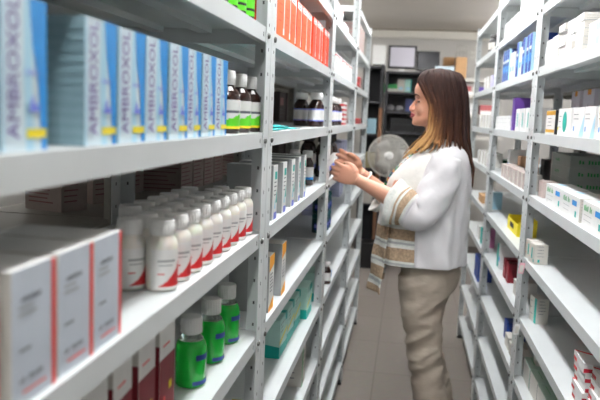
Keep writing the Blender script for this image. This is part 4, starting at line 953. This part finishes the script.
# sleeves
def sleeve(S_, E_, W_, k, name):
    q = MB(); D = (W_-E_)
    c = catmull([S_+Vector((.0,0,.02)), S_.lerp(E_, .45)+Vector((.018,0,0)), E_+Vector((.012,0,.0)), E_+D*.20, E_+D*.44], 34)
    rad = [lerp1([0,.1,.3,.55,.75,1], [.056,.068,.068,.063,.070,.080], i/33)*k for i in range(34)]
    rs = []; 
    pts = c; t0 = (pts[1]-pts[0]).normalized(); u = Vector((0,1,0)); u = (u-t0*u.dot(t0)).normalized()
    for i, p_ in enumerate(pts):
        t = (pts[min(i+1,33)]-pts[max(i-1,0)]).normalized(); u = (u-t*u.dot(t)).normalized(); w_ = t.cross(u)
        dr = max(0, (i-20)/13)
        ring = []
        for j in range(32):
            a = 2*PI*j/32; r_ = rad[i]*(1+.05*math.sin(2*a+i*.55)+.045*math.sin(4*a-i*.9))
            v = p_+(u*math.cos(a)*.80+w_*math.sin(a))*r_
            v += Vector((0,0,-.030*dr)) if (u*math.cos(a)+w_*math.sin(a)).z < 0 else Vector((0,0,-.004*dr))
            ring.append(v)
        rs.append(ring)
    q.rings(rs[:22], LINEN, cap=False); o = q.build(name, woman)
    md = o.modifiers.new('thickness', 'SOLIDIFY'); md.thickness = .004
    q = MB(); cm = [LINEN, STRIPE, LACE, LACE, LACE, STRIPE, LACE, STRIPE, LINEN2, STRIPE, STRIPE, LINEN2]
    q.rings(rs[21:], LINEN, cap=False, mfun=lambda i, j: cm[min(i, len(cm)-1)]); o = q.build(name+'_cuff', woman)
    md = o.modifiers.new('thickness', 'SOLIDIFY'); md.thickness = .004
sleeve(NS, NE, NWr, 1.0, 'sleeve'); sleeve(FS, FE, FWr, .85, 'sleeve')
# necklace and bracelet
q = MB(); cols = [mat('bead_%d' % i, c, .3) for i, c in enumerate(((20,120,130),(150,60,40),(200,150,60),(40,60,110),(30,30,30),(60,150,90)))]
nk = catmull([(.13,YW-.062,H-.070),(.085,YW-.070,H-.085),(.045,YW-.055,H-.118),(-.005,YW-.045,H-.170),(-.055,YW-.035,H-.225),(-.082,YW-.005,H-.285),(-.055,YW+.035,H-.225),(-.005,YW+.045,H-.170),(.045,YW+.055,H-.118),(.085,YW+.070,H-.085),(.13,YW+.062,H-.070)], 90)
for i, p_ in enumerate(nk): q.ell(tuple(p_+Vector((-.006,0,.002))), (.0052,.0052,.0052), cols[(i*7+i//3) % 6], 7)
q.build('necklace', woman)
D_ = (FE-FWr).normalized(); c_ = FWr+D_*.030; u_ = D_.orthogonal().normalized(); v_ = D_.cross(u_)
q = MB(); q.tube([c_+(u_*math.cos(a)+v_*math.sin(a))*.031 for a in [2*PI*i/24 for i in range(25)]], .004, mat('bracelet_white', (240,238,230), .3), 6); q.build('bracelet', woman)
# hair
HD = mat('hair_dark', (38, 24, 21), .62, .25, 90, stretch=(1,1,.2), spec=.25); HM = mat('hair_mid', (56, 35, 27), .62, .25, 90, stretch=(1,1,.2), spec=.25); HB = mat('hair_bronze', (104, 70, 44), .62, .25, 90, stretch=(1,1,.2), spec=.25); HL = mat('hair_blond', (180, 140, 92), .62, .2, 90, stretch=(1,1,.2), spec=.25)
HO = mat('hair_ombre', (60, 40, 30), .7, spec=.12)
nt = HO.node_tree; bs = nt.nodes['Principled BSDF']; an = nt.nodes.new('ShaderNodeAttribute'); an.attribute_name = 'dye'
tc = nt.nodes.new('ShaderNodeTexCoord'); mp = nt.nodes.new('ShaderNodeMapping'); mp.inputs['Scale'].default_value = (1,1,.15)
nz = nt.nodes.new('ShaderNodeTexNoise'); nz.inputs['Scale'].default_value = 120
ma = nt.nodes.new('ShaderNodeMath'); ma.operation = 'MULTIPLY_ADD'; ma.inputs[1].default_value = .30
mb2 = nt.nodes.new('ShaderNodeMath'); mb2.operation = 'SUBTRACT'; mb2.inputs[1].default_value = .15
cr_ = nt.nodes.new('ShaderNodeValToRGB')
for k_, (ps, c_) in enumerate(((0,(38,24,21)), (.35,(70,44,32)), (.65,(128,90,56)), (1,(190,150,98)))):
    e_ = cr_.color_ramp.elements[k_] if k_ < 2 else cr_.color_ramp.elements.new(ps)
    e_.position = ps; e_.color = tuple(lin(v) for v in c_)+(1,)
nt.links.new(tc.outputs['Object'], mp.inputs['Vector']); nt.links.new(mp.outputs['Vector'], nz.inputs['Vector'])
nt.links.new(nz.outputs['Fac'], ma.inputs[0]); nt.links.new(an.outputs['Fac'], ma.inputs[2]); nt.links.new(ma.outputs[0], mb2.inputs[0]); nt.links.new(mb2.outputs[0], cr_.inputs['Fac']); nt.links.new(cr_.outputs['Color'], bs.inputs['Base Color'])
q = MB()
q.rings(prof_rings([(.196,.095,.135,.02),(.188,.070,.165,.045),(.172,.048,.192,.066),(.145,.036,.205,.076),(.115,.050,.212,.080),(.085,.078,.216,.080),(.05,.092,.219,.078),(.0,.100,.222,.074),(-.06,.115,.226,.074),(-.13,.16,.236,.078),(-.20,.205,.250,.066),(-.25,.225,.252,.04)], 40, 3, 2.2), HD)
scalp = fuse(q, 'hair', woman, .006, 3, HD)
q = MB(); NL = 64; tones = []
def mixp(A, B, t): return [tuple(a+(b_-a)*t for a, b_ in zip(x, y)) for x, y in zip(A, B)]
for s_ in (-1, 1):
    # control rows given as (x, outward half width, z)
    K = [(0.0, [(.095,.004,.197),(.052,.026,.186),(.030,.050,.158),(.048,.071,.120),(.078,.079,.070),(.082,.078,.015),(.070,.080,-.045),(.020,.085,-.105),(-.030,.075,-.165)]),
         (.18, [(.105,.004,.199),(.066,.034,.190),(.052,.060,.160),(.068,.080,.118),(.092,.088,.066),(.096,.090,.010),(.088,.094,-.050),(.055,.112,-.100),(.010,.115,-.150)]),
         (.42, [(.118,.004,.200),(.110,.038,.196),(.108,.070,.164),(.116,.089,.118),(.126,.094,.066),(.132,.096,.012),(.130,.100,-.045),(.120,.125,-.090),(.105,.135,-.125)]),
         (.62, [(.135,.004,.199),(.152,.036,.188),(.165,.066,.156),(.175,.078,.112),(.180,.084,.062),(.183,.086,.010),(.188,.088,-.045),(.198,.096,-.095),(.206,.100,-.150)]),
         (1.0, [(.150,.002,.196),(.184,.016,.180),(.205,.030,.148),(.217,.034,.104),(.221,.036,.056),(.226,.036,.004),(.234,.036,-.055),(.247,.036,-.130),(.262,.034,-.225)])]
    for i in range(NL):
        u = (i+random.uniform(-.35,.35))/(NL-1); u = min(1, max(0, u))
        k = 0
        while k < 3 and u > K[k+1][0]: k += 1
        t = (u-K[k][0])/(K[k+1][0]-K[k][0]); P_ = mixp(K[k][1], K[k+1][1], t)
        lo = random.uniform(-.004, .006); jit = [Vector((random.uniform(-.006,.006)*(m_/8), random.uniform(-.005,.005)*(m_/8), random.uniform(-.008,.008)*(m_/8))) for m_ in range(9)]
        end = random.uniform(.86, 1.0)
        pts = catmull([Vector((x_, YW+s_*(y_+lo*.6), H+z_))+jit[m_] for m_, (x_, y_, z_) in enumerate(P_)], 30)
        pts = pts[:max(20, int(30*end))]; n_ = len(pts); w0 = random.uniform(.0065,.010)
        rad = [w0*(.45+.55*min(1, g/4))*(1 if g < n_*.6 else max(.12, 1-(g-n_*.6)/(n_*.4)*.85)) for g in range(n_)]
        fr_ = random.uniform(.42,.70)+(.0 if u < .26 else .18 if u < .42 else .38); tone = random.random()
        f2 = random.uniform(.85, 1.1)
        for g in range(n_):
            x_ = (g/n_-fr_*.62)/(.50); tones += [(max(0, min(1, x_*f2))*(.75+.25*tone)+.08*tone)*(1 if u < .30 else .72 if u < .5 else .42)]*6
        q.tube(pts, rad, HO, 6)
for i in range(26):                        # the fall of hair down the back
    y_ = random.uniform(-.075,.075); x0_ = .222-abs(y_)*.25
    pts = catmull([(.20-abs(y_)*.2, YW+y_*.6, H+.165), (x0_-.004, YW+y_, H+.10), (x0_+.004, YW+y_, H+.0), (x0_+.014, YW+y_*1.1, H-.09), (.254, YW+y_*1.05+random.uniform(-.01,.01), H-.17), (.258, YW+y_*.9, H-random.uniform(.20,.28))], 18)
    q.tube(pts, [.009*(1 if g < 11 else 1-(g-11)*.12) for g in range(18)], HO, 6)
    for g in range(18): tones += [max(0, (g-9)/20)]*6
hl = q.build('hair_locks', scalp)
at_ = hl.data.attributes.new('dye', 'FLOAT', 'POINT'); at_.data.foreach_set('value', tones)
# ---------------------------------------------------------------- light and look
w = bpy.data.worlds.new('world'); bpy.context.scene.world = w; w.use_nodes = True
w.node_tree.nodes['Background'].inputs[0].default_value = (.95, .97, 1, 1); w.node_tree.nodes['Background'].inputs[1].default_value = .35
vs = bpy.context.scene.view_settings
vs.view_transform = 'Standard'; vs.look = 'None'; vs.exposure = .08; vs.gamma = 1; vs.use_curve_mapping = False
